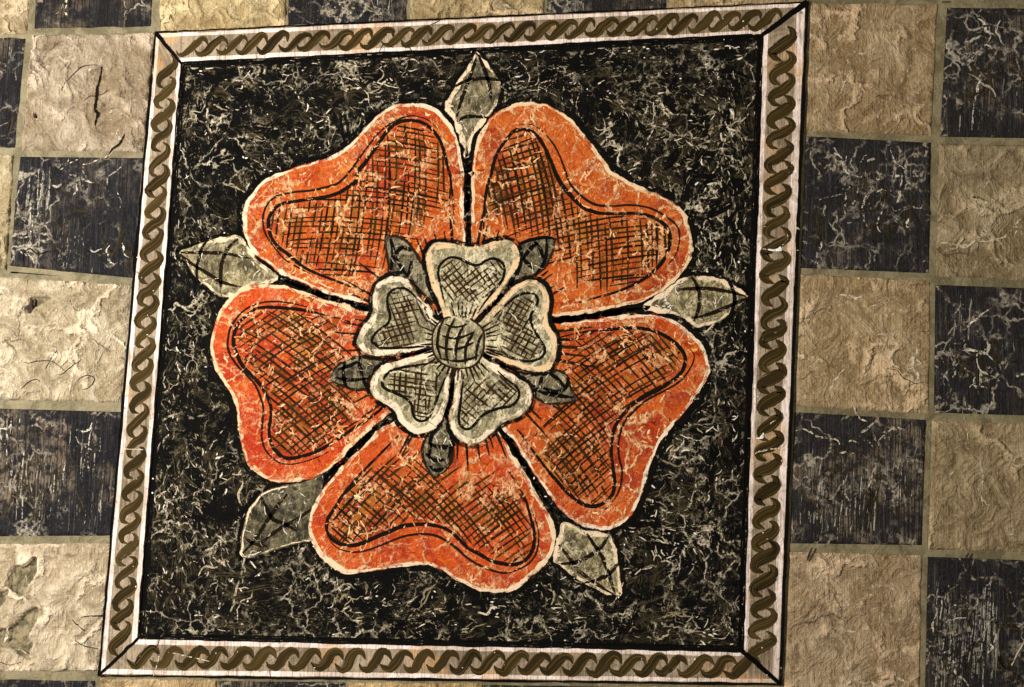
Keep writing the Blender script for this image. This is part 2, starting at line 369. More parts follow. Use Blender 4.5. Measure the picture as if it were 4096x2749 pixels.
M = dict(
    light=m_light(), dark=m_dark(), joint=m_joint(), field=m_field(), petal=m_petal(), grey=m_grey(),
    sepal=m_grey('sepal_paint', (92, 83, 54), (142, 129, 90), (204, 190, 150), (36, 30, 18)),
    sepal_dark=m_grey('dark_sepal_paint', (58, 52, 36), (110, 100, 72), (164, 150, 118), (22, 19, 13)),
    tan=m_band('tan_band_paint', (116, 100, 78), (160, 141, 116), (72, 57, 40)),
    cream=m_band('cream_line_paint', (196, 176, 158), (234, 216, 204), (108, 86, 66), worn=.85),
    black=m_brush('black_line_paint', [(5, 4, 3), (12, 10, 7)], cover=.98, edge=.6, ends=.2, wear=.5, wscale=70),
    halo=m_brush('soft_black_shade', [(5, 4, 3), (14, 12, 8)], cover=.74, edge=.62, ends=.05, wear=.7, wscale=80, soft=.22, crackle=.5),
    contour=m_brush('brown_black_contour', [(14, 10, 6), (44, 28, 13)], cover=1.0, edge=.6, ends=.4, wear=.5, crackle=.5),
    hatch=m_brush('brown_black_hatching', [(20, 14, 7), (62, 38, 14)], cover=.82, edge=.65, ends=.55, wear=.55, wscale=70, soft=.14, crackle=.55),
    ochre=m_brush('ochre_wash', [(150, 88, 26), (86, 52, 18), (196, 128, 48), (110, 76, 32)], cover=.40, edge=.6, ends=.5, wear=.6, soft=.3, crackle=.3),
    rim=m_brush('cream_rim_paint', [(228, 208, 178), (214, 176, 124)], cover=.70, edge=.5, ends=.05, wear=.95, wscale=55, speck=.5, soft=.12),
    petal_wash=m_brush('petal_brushwork', [(104, 26, 6), (190, 62, 12), (224, 118, 34), (150, 40, 8), (232, 150, 74)], cover=.40, edge=.4, ends=.5, wear=.6, bristle=(9, 620), soft=.22, crackle=.5),
    scroll=m_brush('olive_brown_scroll', [(30, 22, 9), (50, 38, 16), (40, 31, 12), (60, 47, 22)], cover=1.02, edge=.5, ends=.08, wear=.5, bristle=(9, 560), streak=(86, 69, 34), soft=.16, wscale=70),
    pale=m_brush('pale_rubbed_streak', [(78, 67, 48), (116, 103, 78), (156, 142, 114), (198, 184, 156), (232, 220, 198)], cover=.50, edge=.6, ends=.6, wear=.75, bristle=(24, 1100), wscale=150, speck=.4),
    vein=m_brush('pale_plaster_ridge', [(112, 98, 72), (150, 134, 104), (204, 188, 160)], cover=.44, edge=.5, ends=.4, wear=.95, bristle=(160, 700), wscale=190, speck=.4),
    swathe=m_brush('brown_swathe', [(26, 21, 12), (14, 12, 7), (46, 39, 25), (36, 25, 12)], cover=.38, edge=.35, ends=.45, wear=.5, bristle=(7, 620), soft=.18, streak=(72, 63, 44)),
    soot=m_brush('black_swathe', [(6, 5, 4), (12, 10, 7)], cover=.62, edge=.45, ends=.5, wear=.5, bristle=(9, 480), soft=.15),
    tileridge=m_brush('pale_ridge_on_black', [(110, 102, 92), (158, 148, 130), (206, 196, 176)], cover=.46, edge=.5, ends=.4, wear=.95, bristle=(160, 700), wscale=190, speck=.4),
    comb=m_brush('pale_comb_streak', [(80, 74, 66), (128, 120, 106), (186, 178, 160)], cover=.48, edge=.5, ends=.7, wear=.9, bristle=(60, 1000), wscale=190, speck=.4),
    worn=m_brush('worn_petal_streak', [(196, 116, 62), (222, 160, 102), (236, 198, 150)], cover=.44, edge=.6, ends=.6, wear=1.0, bristle=(60, 900), wscale=150, speck=.4, soft=.12),
    tanvein=m_brush('pale_tan_ridge', [(160, 144, 116), (186, 170, 142), (214, 200, 174)], cover=.42, edge=.6, ends=.5, wear=.9, bristle=(120, 600), wscale=130, soft=.25, speck=.4),
    crack=m_brush('dark_crack', [(14, 10, 7), (44, 32, 18)], cover=.8, edge=.4, ends=.5, wear=.6, bristle=(200, 300), wscale=120),
)
def m_plain(name, c0, c1, sc=60, rough=.6):
    s = NT(name); n = s.noise(sc, 6, .7, 1); f = s.noise(280, 3, .7)
    c = s.mix(s.ss(n, .35, .65), lin(*c0), lin(*c1)); c = s.mix(s.ss(f, .6, .8, 0, .4), c, lin(*c1))
    return s.done(c, rough, s.math('ADD', n, f), .002)
M['chip'] = m_plain('bare_white_plaster', (226, 214, 196), (246, 240, 230))
M['gouge'] = m_plain('dark_gouge', (18, 12, 8), (58, 32, 16))

def wander(p, ang, length, n=7, bend=.5):
    pts = [np.array(p, float)]
    for i in range(n):
        ang += random.gauss(0, bend); pts.append(pts[-1] + length / n * np.array([math.cos(ang), math.sin(ang)]))
    return np.array(pts)

# ------------------------------------------------------------------ setting: the wall and its painted squares
wall = link('plaster_wall', slab_mesh('plaster_wall', [(-700, -500), (4800, -500), (4800, 3250), (-700, 3250)], -.04, -.010, .002), M['joint'], kind='structure')
wall['label'] = 'old plaster wall painted with a checker of cream and black squares'

# top-left, top-right, bottom-right, bottom-left, in overview units; kind; tint
TL_, DK_ = 'light_square', 'dark_square'
SQ = [
 (TL_, (-190, -75), (72, -75), (62, 78), (-190, 79), (.86, .80, .68), ()),
 (DK_, (86, -75), (352, -75), (345, 60), (79, 66), (.35, .55, 0), ()),
 (TL_, (364, -75), (657, -75), (651, 60), (366, 72), (1.12, 1.02, .76), ()),
 (DK_, (658, -75), (932, -75), (929, 47), (656, 58), (.2, .6, 0), ()),
 (TL_, (938, -75), (1246, -75), (1242, 32), (936, 46), (.95, .84, .62), ()),
 (DK_, (1248, -75), (1527, -75), (1520, 20), (1246, 30), (.8, .6, 0), ()),
 (TL_, (1532, -75), (1850, -75), (1840, 4), (1526, 18), (.85, .74, .56), ()),
 (DK_, (-170, 88), (60, 86), (34, 337), (-180, 338), (.3, .5, 0), ()),
 (TL_, (76, 82), (352, 76), (327, 346), (49, 344), (.86, .81, .80), ()),
 (TL_, (-190, 352), (32, 354), (14, 616), (-190, 600), (.92, .88, .74), ()),
 (DK_, (47, 358), (327, 361), (303, 635), (21, 607), (.0, .30, 0), (1.6, .8)),
 (TL_, (-210, 620), (302, 652), (278, 918), (-230, 908), (1.08, 1.06, 1.02), ()),
 (DK_, (-240, 925), (277, 940), (257, 1222), (-260, 1226), (.12, 1.0, 0), (.9, .6)),
 (TL_, (-260, 1242), (257, 1240), (226, 1532), (-270, 1530), (1.16, 1.12, 1.10), ()),
 (DK_, (-280, 1549), (220, 1553), (218, 1750), (-280, 1750), (.15, .9, 0), ()),
 (TL_, (230, 1549), (494, 1553), (488, 1750), (226, 1750), (1.1, .95, .72), ()),
 (DK_, (497, 1554), (792, 1556), (788, 1750), (492, 1750), (.7, 1., 0), ()),
 (TL_, (795, 1557), (1100, 1561), (1098, 1750), (792, 1750), (1.1, .9, .6), ()),
 (DK_, (1103, 1562), (1420, 1567), (1418, 1750), (1100, 1750), (.5, .5, 0), ()),
 (TL_, (1423, 1567), (1770, 1569), (1768, 1750), (1420, 1750), (.9, .8, .6), ()),
 (TL_, (1846, 9), (2138, 11), (2124, 310), (1838, 298), (.88, .75, .60), ()),
 (DK_, (2160, 18), (2450, 22), (2450, 318), (2144, 313), (.75, .55, 0), (.5, 1.4)),
 (DK_, (1838, 311), (2124, 326), (2119, 624), (1826, 612), (.65, .45, 0), (1.0, 1.4)),
 (TL_, (2143, 330), (2450, 334), (2450, 645), (2134, 630), (.72, .65, .53), ()),
 (TL_, (1825, 626), (2121, 641), (2119, 945), (1815, 926), (.97, .84, .67), ()),
 (DK_, (2133, 650), (2450, 662), (2450, 952), (2130, 942), (.7, .25, 0), (.8, 1.6)),
 (DK_, (1812, 940), (2112, 958), (2103, 1244), (1802, 1240), (.85, .95, 0), ()),
 (TL_, (2126, 960), (2450, 972), (2450, 1262), (2118, 1252), (.75, .66, .52), ()),
 (TL_, (1802, 1258), (2102, 1266), (2094, 1780), (1780, 1780), (.96, .83, .71), ()),
 (DK_, (2116, 1270), (2450, 1282), (2450, 1780), (2105, 1780), (.55, .15, 0), (2.4, .5)),
]
LACUNAE = [P('03:150,480 190,490 230,480 330,400 325,520 300,600 250,660 210,750 160,760 110,690 85,660 95,560 110,510'),
           P('03:300,860 345,850 335,960 270,1080 260,1140 300,1180 270,1250 280,1330 200,1300 150,1270 100,1220 0,1200 -60,1130 0,1050 90,1040 160,980 220,910'),
           P('03:0,720 60,690 90,670 60,760 20,840 -60,860 -60,760'),
           P('01:275,1150 320,1138 440,1140 470,1150 400,1190 330,1230 300,1270 270,1290 250,1270 235,1240 270,1220 285,1190')]
RELIEF = []
def on_wall(pp):
    r = np.full(len(pp), .0012)
    for q, fn in RELIEF:
        m = inside(q, pp)
        if m.any(): r[m] = fn(pp[m])
    return r + .0006
def tile(kind, q, tone, seed, comb_k=1.0, ridge_k=1.0):
    q = np.array(q, float); q = (q + np.array([(-1, -1), (1, -1), (1, 1), (-1, 1)]) * 2.6) * 1.75342
    n = 96 if kind == TL_ else 56
    a = np.linspace(0, 1, n + 1); U, V = np.meshgrid(a, a)
    U = U.ravel()[:, None]; V = V.ravel()[:, None]
    p = (q[0] * (1 - U) + q[1] * U) * (1 - V) + (q[3] * (1 - U) + q[2] * U) * V
    e = np.minimum(np.minimum(U, 1 - U), np.minimum(V, 1 - V))[:, 0]
    wob = np.stack([vnoise(p[:, 1] / 45, p[:, 0] / 700, seed), vnoise(p[:, 0] / 45, p[:, 1] / 700, seed + 9)], 1) - .5
    p = p + wob * 7 * np.clip(1 - e * 6, 0, 1)[:, None]
    am = (.0036 if q[0][0] < 2600 else .0012) if kind == TL_ else .0020
    def relief(p):
        x, y = p[:, 0] / 90, p[:, 1] / 90
        wx = x + 1.6 * fbm(x * .8, y * .8, seed + 3); wy = y + 1.6 * fbm(x * .8, y * .8, seed + 5)
        h = fbm(wx, wy, seed, 4); rid = 1 - np.abs(2 * fbm(wx * .9, wy * .9, seed + 11, 3) - 1)
        rid = np.clip((rid - .80) / .2, 0, 1) ** 1.5 * np.clip((fbm(x * .5, y * .5, seed + 21) - .42) * 6, 0, 1)
        return .0016 + np.clip(h - .3, -.2, .5) * am * 1.6 + rid * am * 1.2
    z = relief(p); RELIEF.append((q, relief))
    def at(d): return lambda pp: relief(pp) + d
    worn = np.zeros(len(p))
    for L in LACUNAE:
        Ls = spline(L, 10, True)
        bb = (p[:, 0] > Ls[:, 0].min() - 30) & (p[:, 0] < Ls[:, 0].max() + 30) & (p[:, 1] > Ls[:, 1].min() - 30) & (p[:, 1] < Ls[:, 1].max() + 30)
        if bb.any():
            d = edge_dist(Ls, p[bb]) * np.where(inside(Ls, p[bb]), 1, -1)
            m = np.clip((d + 3) / 7, 0, 1); z[bb] = z[bb] - m * .0065 + np.clip(1 - np.abs(d + 9) / 9, 0, 1) * .0012; worn[bb] = np.maximum(worn[bb], m)
    edge = e <= 1e-6
    z = z * np.where(worn > 0, 1, np.clip(e * 40, .55, 1)); z = np.where(edge, np.minimum(z, -.002), z)
    w = W(p); v = np.stack([w[:, 0], -z, w[:, 1]], 1).astype(np.float32)
    i = np.arange(n * (n + 1)).reshape(n, n + 1)[:, :n].ravel()
    f = np.stack([i, i + n + 1, i + n + 2, i + 1], 1).astype(np.int32)
    me = bpy.data.meshes.new(kind); me.vertices.add(len(v)); me.vertices.foreach_set('co', v.ravel())
    me.loops.add(f.size); me.loops.foreach_set('vertex_index', f.ravel())
    me.polygons.add(len(f)); me.polygons.foreach_set('loop_start', np.arange(0, f.size, 4, dtype=np.int32)); me.update(calc_edges=True)
    me.polygons.foreach_set('use_smooth', np.ones(len(f), bool))
    wat = me.attributes.new('worn', 'FLOAT', 'POINT'); wat.data.foreach_set('value', worn.astype(np.float32))
    o = link(kind, me, M['light'] if kind == TL_ else M['dark'], wall, tone=tone)
    L4 = lambda k: q + np.array([(-1, -1), (1, -1), (1, 1), (-1, 1)]) * k
    a_, b_ = W(L4(-5.0)), W(L4(15.0)); hj = .0006 + (seed % 97) * 4e-6
    link('joint_line', mesh('joint_line', [(x, -hj, z_) for x, z_ in np.concatenate([a_, b_])], [(k, (k + 1) % 4, 4 + (k + 1) % 4, 4 + k) for k in range(4)]), M['joint'], wall)
    # rubbed ridges and comb marks of this square
    ce = q.mean(0); sz = np.abs(q[2] - q[0]).min()
    vis = [(-40 < cx < 4140) and (-40 < cy < 2790) for cx, cy in [ce, q[0], q[1], q[2], q[3]]]
    if not any(vis): return o
    def rp(m=.06):
        u, v_ = random.uniform(m, 1 - m), random.uniform(m, 1 - m)
        return (q[0] * (1 - u) + q[1] * u) * (1 - v_) + (q[3] * (1 - u) + q[2] * u) * v_
    def keep(pp): return inside(q, pp).all()
    A = abs(np.cross(q[1] - q[0], q[3] - q[0])) / 250000.
    S = Strokes(); S2 = Strokes()
    if kind == DK_:
        for _ in range(int(38 * A * ridge_k)):
            pp = wander(rp(), random.choice([random.uniform(0, 6.28), random.gauss(1.57, .5)]), random.uniform(40, 190), 7, .45)
            if keep(pp) and vnoise(pp[0, 0] / 130, pp[0, 1] / 130, seed + 4) > .42: S.add(pp, [3, random.uniform(5, 15), random.uniform(4, 12), 3], at(.0004))
        S.build('ridge', M['tileridge'], o, 'stuff')
        for _ in range(int(150 * A * comb_k)):
            L = random.uniform(25, 190); c = rp(); pp = np.array([c, c + (random.gauss(-.03 * L, 2), L / 2), c + (random.gauss(-.06 * L, 3), L)])
            if keep(pp) and vnoise(pp[0, 0] / 150, pp[0, 1] / 250, seed + 6) > .45: S2.add(pp, random.uniform(2.2, 6), at(.0003 + random.random() * .0001))
        S2.build('comb_mark', M['comb'], o, 'stuff')
        S3 = Strokes()
        for _ in range(int(34 * A)):
            pp = wander(rp(), random.choice([1.57, random.uniform(0, 3.1)]), random.uniform(90, 220), 4, .2)
            if keep(pp): S3.add(pp, random.uniform(18, 46), at(.0001 + random.random() * .0001))
        S3.build('wash', M['swathe'], o, 'stuff')
    else:
        for _ in range(int(20 * A)):
            pp = wander(rp(), random.uniform(0, 6.28), random.uniform(50, 220), 8, .5)
            if keep(pp) and vnoise(pp[0, 0] / 140, pp[0, 1] / 140, seed + 4) > .40: S.add(pp, [3, random.uniform(6, 18), random.uniform(5, 14), 3], at(.0003 + random.random() * .0001))
        S.build('ridge', M['tanvein'], o, 'stuff')
        for _ in range(int(1.2 * A)):
            pp = wander(rp(), random.uniform(0, 6.28), random.uniform(90, 320), 12, .4)
            if keep(pp): S2.add(pp, [2, random.uniform(2.5, 5), 2], at(.0004))
        S2.build('hairline_crack', M['crack'], o, 'stuff')
    return o
TILES = [tile(k, (a, b, c, d), t, 40 + 13 * i, *x) for i, (k, a, b, c, d, t, x) in enumerate(SQ)]

# gouges and single long cracks traced from the wall
def patch(name, pts, mat, parent, h, step=6): return link(name, slab_mesh(name, spline(pts, step, True), h - .0012, h, .0006), mat, parent)
S = Strokes()
S.add(P('00:925,575 905,700 880,800 872,900 868,1000 885,1020 868,1090 855,1190'), [6, 8, 10, 14, 12, 16, 10, 4], on_wall, .1)
S.add(P('00:590,850 560,800 640,690 760,600 900,590'), [3, 4, 3], on_wall, .5)
S.add(P('00:1130,1190 1100,1260 1070,1300 1010,1340 970,1400'), [4, 12, 9, 3], on_wall, .4)
S.build('long_crack', M['crack'], wall, 'stuff')
S = Strokes()
S.add(P('01:210,830 230,740 280,710 320,740 350,760 420,740 470,730'), [3, 6, 4], on_wall, .2)
S.add(P('02:490,300 560,310 620,260 720,190 740,160'), [1.5, 4, 2], on_wall, .2); S.add(P('02:410,280 460,180 520,90 500,60'), [1.5, 4, 3], on_wall, .2)
S.add(P('02:700,400 720,350 790,320 850,340 830,400 780,440 730,440'), [2, 4, 3], on_wall, .2); S.add(P('02:200,440 280,370 340,355 370,380'), [2, 4, 3], on_wall, .2)
S.add(P('03:660,1130 750,1190 850,1215 900,1220'), [1.5, 4, 2], on_wall, .1); S.add(P('03:640,950 700,1000 780,1060'), [3, 5, 3], on_wall, .1)
S.add(P('03:720,940 830,925 960,930 1010,970 1045,1050 1010,1110 960,1140'), [3, 4, 7, 8, 4], on_wall, .1)
S.build('long_crack', M['crack'], wall, 'stuff')
S = Strokes()
S.add(P('32:200,830 310,800 400,840 450,870 540,880 620,900 650,980'), [5, 5, 9, 8, 10, 6, 4], on_wall, .95)
S.add(P('32:720,915 750,900 820,930'), [6, 8, 4], on_wall, .9); S.add(P('32:960,970 985,900 1010,880 1040,850 1110,800 1180,790 1190,840 1100,870 1010,880'), [10, 7, 4, 5, 6, 7, 4, 5, 4], on_wall, .95)
S.add(P('32:1320,830 1380,850 1440,880'), [4, 6, 4], on_wall, .9); S.add(P('32:760,540 780,640 830,710 900,735'), [4, 8, 9, 5], on_wall, .9)
S.add(P('32:1720,600 1750,680 1775,780 1790,920 1820,980'), [5, 4, 6, 4, 8], on_wall, .85); S.add(P('32:1890,1060 1920,1220 1910,1400 1920,1520'), [3, 7, 6, 8], on_wall, .85)
S.add(P('32:880,1340 920,1260 940,1170 1000,1100'), [6, 5, 3], on_wall, .9); S.add(P('33:1450,790 1510,880 1470,1000 1480,1110'), [3, 7, 9, 5], on_wall, .9)
S.add(P('00:720,1480 800,1470 900,1430 970,1405 1040,1340'), [6, 10, 7, 4], on_wall, .9); S.add(P('00:540,1530 600,1480 640,1400'), [6, 6, 3], on_wall, .8); S.add(P('00:630,1470 690,1440 760,1390'), [5, 6, 3], on_wall, .8)
S.add(P('33:2170,1380 2230,1260 2290,1160'), [5, 7, 5], on_wall, .9)
S.build('pale_crack', M['vein'], wall, 'stuff')
patch('gouge', P('00:318,1010 325,1030 335,1050 325,1070 312,1050'), M['gouge'], wall, .006)
patch('gouge', P('01:280,1150 300,1160 300,1210 305,1260 290,1290 265,1292 258,1265 238,1245 255,1215 278,1205'), M['gouge'], wall, .0045)
patch('gouge', P('33:395,310 380,370 345,435 350,390 375,335'), M['gouge'], wall, .006)
patch('gouge', P('31:1830,240 1850,250 1845,262 1828,255'), M['gouge'], wall, .006)
patch('gouge', P('33:1795,360 1780,400 1770,415 1760,400 1780,370'), M['gouge'], wall, .006)

# ------------------------------------------------------------------ the black panel
QI = np.array([P('V:416,146')[0], P('V:1738,82')[0], P('V:1693,1484')[0], P('V:318,1455')[0]])      # inner edge
QO = np.array([P('V:356,75')[0], P('V:1842,6')[0], P('V:1781,1561')[0], P('V:227,1541')[0]])        # outer edge
panel = thing('marbled_panel', 'square black marbled ground behind the painted rose, rubbed with pale streaks', 'panel', (QI[2] + QI[3]) / 2)
link('ground', slab_mesh('ground', (QI - QI.mean(0)) * 1.004 + QI.mean(0), -.014, .0030, .0008), M['field'], panel)

ROSE_IN = {}   # outlines, filled below
OUT = [
 P('10:1870,1560 1850,1420 1820,1280 1775,1150 1700,1060 1640,1000 1550,950 1430,930 1310,930 1200,965 1100,1035 1010,1120 940,1200 860,1280 780,1345 680,1405 540,1455 400,1490 290,1525 170,1565 11:90,80 40,130 0,180 01:2240,250 2200,340 2180,430 2185,540 2215,640 2260,720 11:0,765 60,805 130,865 240,940 340,985 450,1030 560,1080 700,1130 850,1170 1010,1215 1200,1270 1700,1300 1800,1200 1880,900 1885,650 1868,440 1868,200'),
 P('11:1932,600 1935,300 1930,30 10:1935,1560 1950,1400 1985,1270 2040,1150 2110,1050 2200,985 2294,950 20:40,932 110,923 200,923 290,935 380,970 450,1010 520,1060 590,1130 650,1210 700,1280 770,1370 840,1460 900,1535 21:950,45 1050,105 1150,155 1250,200 1360,245 1450,300 1510,350 1560,410 1585,480 1600,560 1620,650 1620,730 1600,810 1560,890 1500,960 1430,1030 1350,1090 1250,1150 1130,1200 1000,1230 850,1260 700,1285 500,1310 360,1325 100,1340 11:2200,1330 1990,1290 1950,1000'),
 P('21:300,1420 400,1400 480,1372 650,1350 850,1320 1000,1305 1150,1295 1280,1305 1400,1330 1500,1375 1590,1450 1660,1510 22:1690,20 1730,90 1760,180 1770,260 1750,350 1700,430 1650,510 1590,600 1520,690 1440,780 1370,860 1320,940 1280,1030 1250,1110 1215,1220 1180,1320 1150,1420 1110,1510 23:1090,15 1030,75 960,125 880,155 800,158 700,140 600,105 520,60 22:460,1545 390,1475 260,1290 130,1090 20,910 12:2220,810 2130,680 2100,300 2150,60 22:100,0'),
 P('22:330,1555 300,1500 180,1290 80,1125 0,1010 12:2250,930 2190,840 2100,700 1900,500 1600,500 1300,690 1240,735 1150,775 1050,862 950,960 850,1062 760,1152 680,1242 610,1332 540,1442 495,1545 13:485,60 480,150 500,240 540,330 580,390 630,440 700,490 770,535 850,548 950,540 1080,525 1230,495 1350,480 1450,470 1560,480 1640,510 1720,555 1800,610 1900,660 2000,700 2100,720 2200,720 2294,702 23:90,640 170,580 250,510 320,430 370,340 390,230 385,130'),
 P('11:1300,1310 1000,1275 880,1237 750,1195 600,1150 450,1095 300,1047 150,1027 0,1030 01:2200,1050 2110,1105 2040,1180 1980,1260 1940,1350 1910,1450 1892,1550 02:1895,130 1930,240 1980,340 2050,440 2100,540 2130,640 2140,740 2155,860 2170,950 2200,1060 2240,1130 12:0,1178 70,1232 160,1272 260,1282 380,1272 500,1242 620,1190 740,1092 850,977 1000,840 1190,672 1400,500 1500,200 1450,0'),
]
def rough(o, amp=3.2, sc=26.0, seed=5):
    n = np.stack([vnoise(o[:, 0] / sc, o[:, 1] / sc, seed), vnoise(o[:, 1] / sc, o[:, 0] / sc, seed + 1)], 1) - .5
    m = np.stack([vnoise(o[:, 0] / 8, o[:, 1] / 8, seed + 2), vnoise(o[:, 1] / 8, o[:, 0] / 8, seed + 3)], 1) - .5
    return o + n * 2 * amp + m * amp
OUTS = [rough(spline(o, 8, True)) for o in OUT]
def in_rose(pts): 
    r = np.zeros(len(pts), bool)
    for o in OUTS: r |= inside(o[::3], pts)
    return r
def rnd_in_panel():
    u, v = random.random(), random.random()
    return (QI[0] * (1 - u) + QI[1] * u) * (1 - v) + (QI[3] * (1 - u) + QI[2] * u) * v, u, v
def flow(p, u, v):
    base = (vnoise(np.array([p[0] / 260.]), np.array([p[1] / 260.]), 77)[0] - .5) * 7 + random.gauss(0, .45)
    ex, ey = min(u, 1 - u), min(v, 1 - v)
    if ey < .075 and ey < ex: return random.gauss(-.04, .16)
    if ex < .07: return random.gauss(1.57, .16)
    return base
def okline(pp):
    return inside((QI - QI.mean(0)) * .994 + QI.mean(0), pp).all() and not in_rose(pp[1:2]).any()
def dens(p, seed, sc): return vnoise(np.array([p[0] / sc]), np.array([p[1] / sc]), seed)[0]
def scatter(n, lo, hi, wd, h, bend, test=None, wav=False, seg=4):
    S = Strokes(); k = 0; tries = 0
    while k < n and tries < n * 6:
        tries += 1
        p, u, v = rnd_in_panel()
        if test and not test(p): continue
        pp = wander(p, flow(p, u, v), random.uniform(lo, hi), seg, bend)
        if not okline(pp): continue
        w = random.uniform(*wd)
        S.add(pp, [w * .5, w, w * random.uniform(.6, 1), w * .3] if wav else w, h + random.random() * .00006, step=14); k += 1
    return S
scatter(520, 70, 190, (22, 60), .00305, .28).build('brown_brushwork', M['swathe'], panel, 'stuff')
scatter(330, 50, 150, (18, 46), .00312, .25, lambda p: dens(p, 88, 190) > .42).build('black_brushwork', M['soot'], panel, 'stuff')
scatter(2600, 10, 48, (2.5, 10), .00318, .3, lambda p: dens(p, 99, 130) + .35 * dens(p, 101, 40) + .2 * random.random() > .62, True, 3).build('pale_brushwork', M['pale'], panel, 'stuff')
scatter(300, 50, 170, (4, 11), .00326, .45, lambda p: dens(p, 111, 160) > .4, True, 8).build('pale_ridge', M['vein'], panel, 'stuff')

def chips(name, n, mat, parent, gen, r=(2, 6), h=.005):
    v = []; f = []
    for _ in range(n):
        p = gen()
        if p is None: continue
        k = random.randint(5, 7); a0 = random.random() * 6; rr = random.uniform(*r); st = random.uniform(.5, 1.6)
        a = a0 + np.arange(k) / k * 2 * math.pi
        pts = W(np.array(p) + np.stack([np.cos(a) * rr * st, np.sin(a) * rr / st], 1) * (RNG.random((k, 1)) * .7 + .6))
        b = len(v)
        v += [(q[0], -h + .0012, q[1]) for q in pts] + [(q[0] * .7 + pts[:, 0].mean() * .3, -h, q[1] * .7 + pts[:, 1].mean() * .3) for q in pts]
        for i in range(k): j = (i + 1) % k; f.append((b + i, b + k + i, b + k + j, b + j)[::-1])
        f.append(tuple(b + k + i for i in range(k))[::-1])
    me = mesh(name, v, f)
    return link(name, me, mat, parent, 'stuff')
def g_panel():
    p, u, v = rnd_in_panel()
    return None if in_rose(p[None])[0] else p
chips('plaster_chip', 130, M['chip'], panel, g_panel, (2, 6), .0036)
S = Strokes()      # the ragged dark edging just inside the frame
for a, b in zip(QI, np.roll(QI, -1, 0)):
    t = np.linspace(0, 1, 60)[:, None]; ctr = QI.mean(0)
    for off, wd in ((.9935, 10), (.986, 7)):
        pp = (a * (1 - t) + b * t - ctr) * off + ctr; pp = pp + RNG.normal(0, 1.1, pp.shape)
        S.add(pp, wd, .00334, random.random(), smooth=False)
S.build('edging', M['black'], panel)
# dark crack that runs up from the lower border
S = Strokes()
S.add(P('03:2270,0 2250,200 2200,400 2170,550 2120,700 2090,850 2050,930 2040,1060'), [6, 9, 8, 9, 7, 12, 10, 4], .0034, .2)
S.add(P('02:1440,740 1520,690 1600,660 1700,640'), [8, 12, 9, 5], .0034, .3)
S.build('long_crack', M['tanvein'], panel, 'stuff')

# ------------------------------------------------------------------ the border
border = thing('scroll_border', 'cream mitred border with a running olive brown scroll around the black panel', 'border', (QO[2] + QO[3]) / 2)
def lerp(a, b, t): return a + (b - a) * t
SIDES = [(0, 1, 'top', 29), (1, 2, 'right', 28), (3, 2, 'bottom', 27), (0, 3, 'left', 27)]
for i, j, nm, cnt in SIDES:
    oa, ob, ia, ib = QO[i], QO[j], QI[i], QI[j]
    def band(f0, f1, n=26, wob=1.2):
        t = np.linspace(0, 1, n)[:, None]
        e0 = lerp(lerp(oa, ia, f0), lerp(ob, ib, f0), t); e1 = lerp(lerp(oa, ia, f1), lerp(ob, ib, f1), t)
        e0 = e0 + RNG.normal(0, wob, e0.shape); e1 = e1 + RNG.normal(0, wob, e1.shape)
        return np.concatenate([e0, e1[::-1]])
    strip = link('border_strip', slab_mesh('border_strip', band(.012, .992, 26, .4), -.014, .0042, .0008), M['tan'], border)
    link('cream_line', slab_mesh('cream_line', band(.06, .18 if nm != 'right' else .24), .0040, .00428, .0006), M['cream'], strip)
    link('cream_line', slab_mesh('cream_line', band(.84 if nm != 'right' else .86, .985), .0040, .00428, .0006), M['cream'], strip)
    # running scroll: one S-shaped stroke after another
    ao, bo = lerp(oa, ia, .52), lerp(ob, ib, .52)
    d = bo - ao; L = np.linalg.norm(d); d /= L
    nrm = (lerp(ia, ib, .5) - lerp(oa, ob, .5)); half = np.linalg.norm(nrm) * .32; nrm = nrm / np.linalg.norm(nrm)
    if nm in ('top',): plus = nrm
    elif nm == 'bottom': plus = -nrm
    elif nm == 'left': plus = nrm
    else: plus = -nrm
    per = L * .965 / cnt
    first = None
    for k in range(cnt):
        s0 = L * .0175 + per * (k - .15) + random.gauss(0, per * .03)
        prof = np.array([(0.0, .26), (.18, .68), (.44, .80), (.66, .45), (.82, 0.), (1.0, -.50), (1.20, -.78), (1.44, -.62), (1.60, -.06)])
        amp = half * random.uniform(.88, 1.06); wsc = random.uniform(.86, 1.12) * per / 86 * (1.14 if nm == 'right' else 1.0)
        if (nm == 'bottom' and k < cnt * .55) or (nm == 'right' and k > cnt * .45): prof[:, 0] = prof[:, 0] * random.uniform(.84, .95) + .06
        else: prof[:, 0] *= random.uniform(.92, 1.04)
        pts = np.array([ao + d * (s0 + a * per * .98) + plus * b * amp for a, b in prof])
        pts += RNG.normal(0, 1.8, pts.shape)
        S = Strokes(); S.add(pts, [x * wsc for x in (4, 19, 29, 37, 38, 36, 29, 19, 4)], (.00435 if nm in ('top', 'bottom') else .00435) + (k % 3) * .00006, random.random(), step=6)
        S.build('scroll', M['scroll'], strip)
    S = Strokes(); t = np.linspace(0, 1, 70)[:, None]
    for f, wd in ((.02, 8 if nm in ('top', 'bottom') else 12 if nm == 'left' else 15), (.985, 7)):
        pp = lerp(lerp(oa, ia, f), lerp(ob, ib, f), t) + RNG.normal(0, .9, (70, 2))
        S.add(pp, np.clip(wd + RNG.normal(0, 2.2, 30), 4, 30), .00455, random.random(), smooth=False)
    S.build('black_line', M['black'], strip)
for a, b, w0, w1 in ((QO[0], QI[0], 18, 12), (QO[1], QI[1], 24, 20), (QO[2], QI[2], 16, 20), (QO[3], QI[3], 12, 14)):
    S = Strokes(); S.add(np.array([lerp(a, b, t) + RNG.normal(0, 1, 2) for t in np.linspace(0, 1, 9)]), [w0, w1], .0047, random.random())
    S.build('mitre_line', M['black'], border)
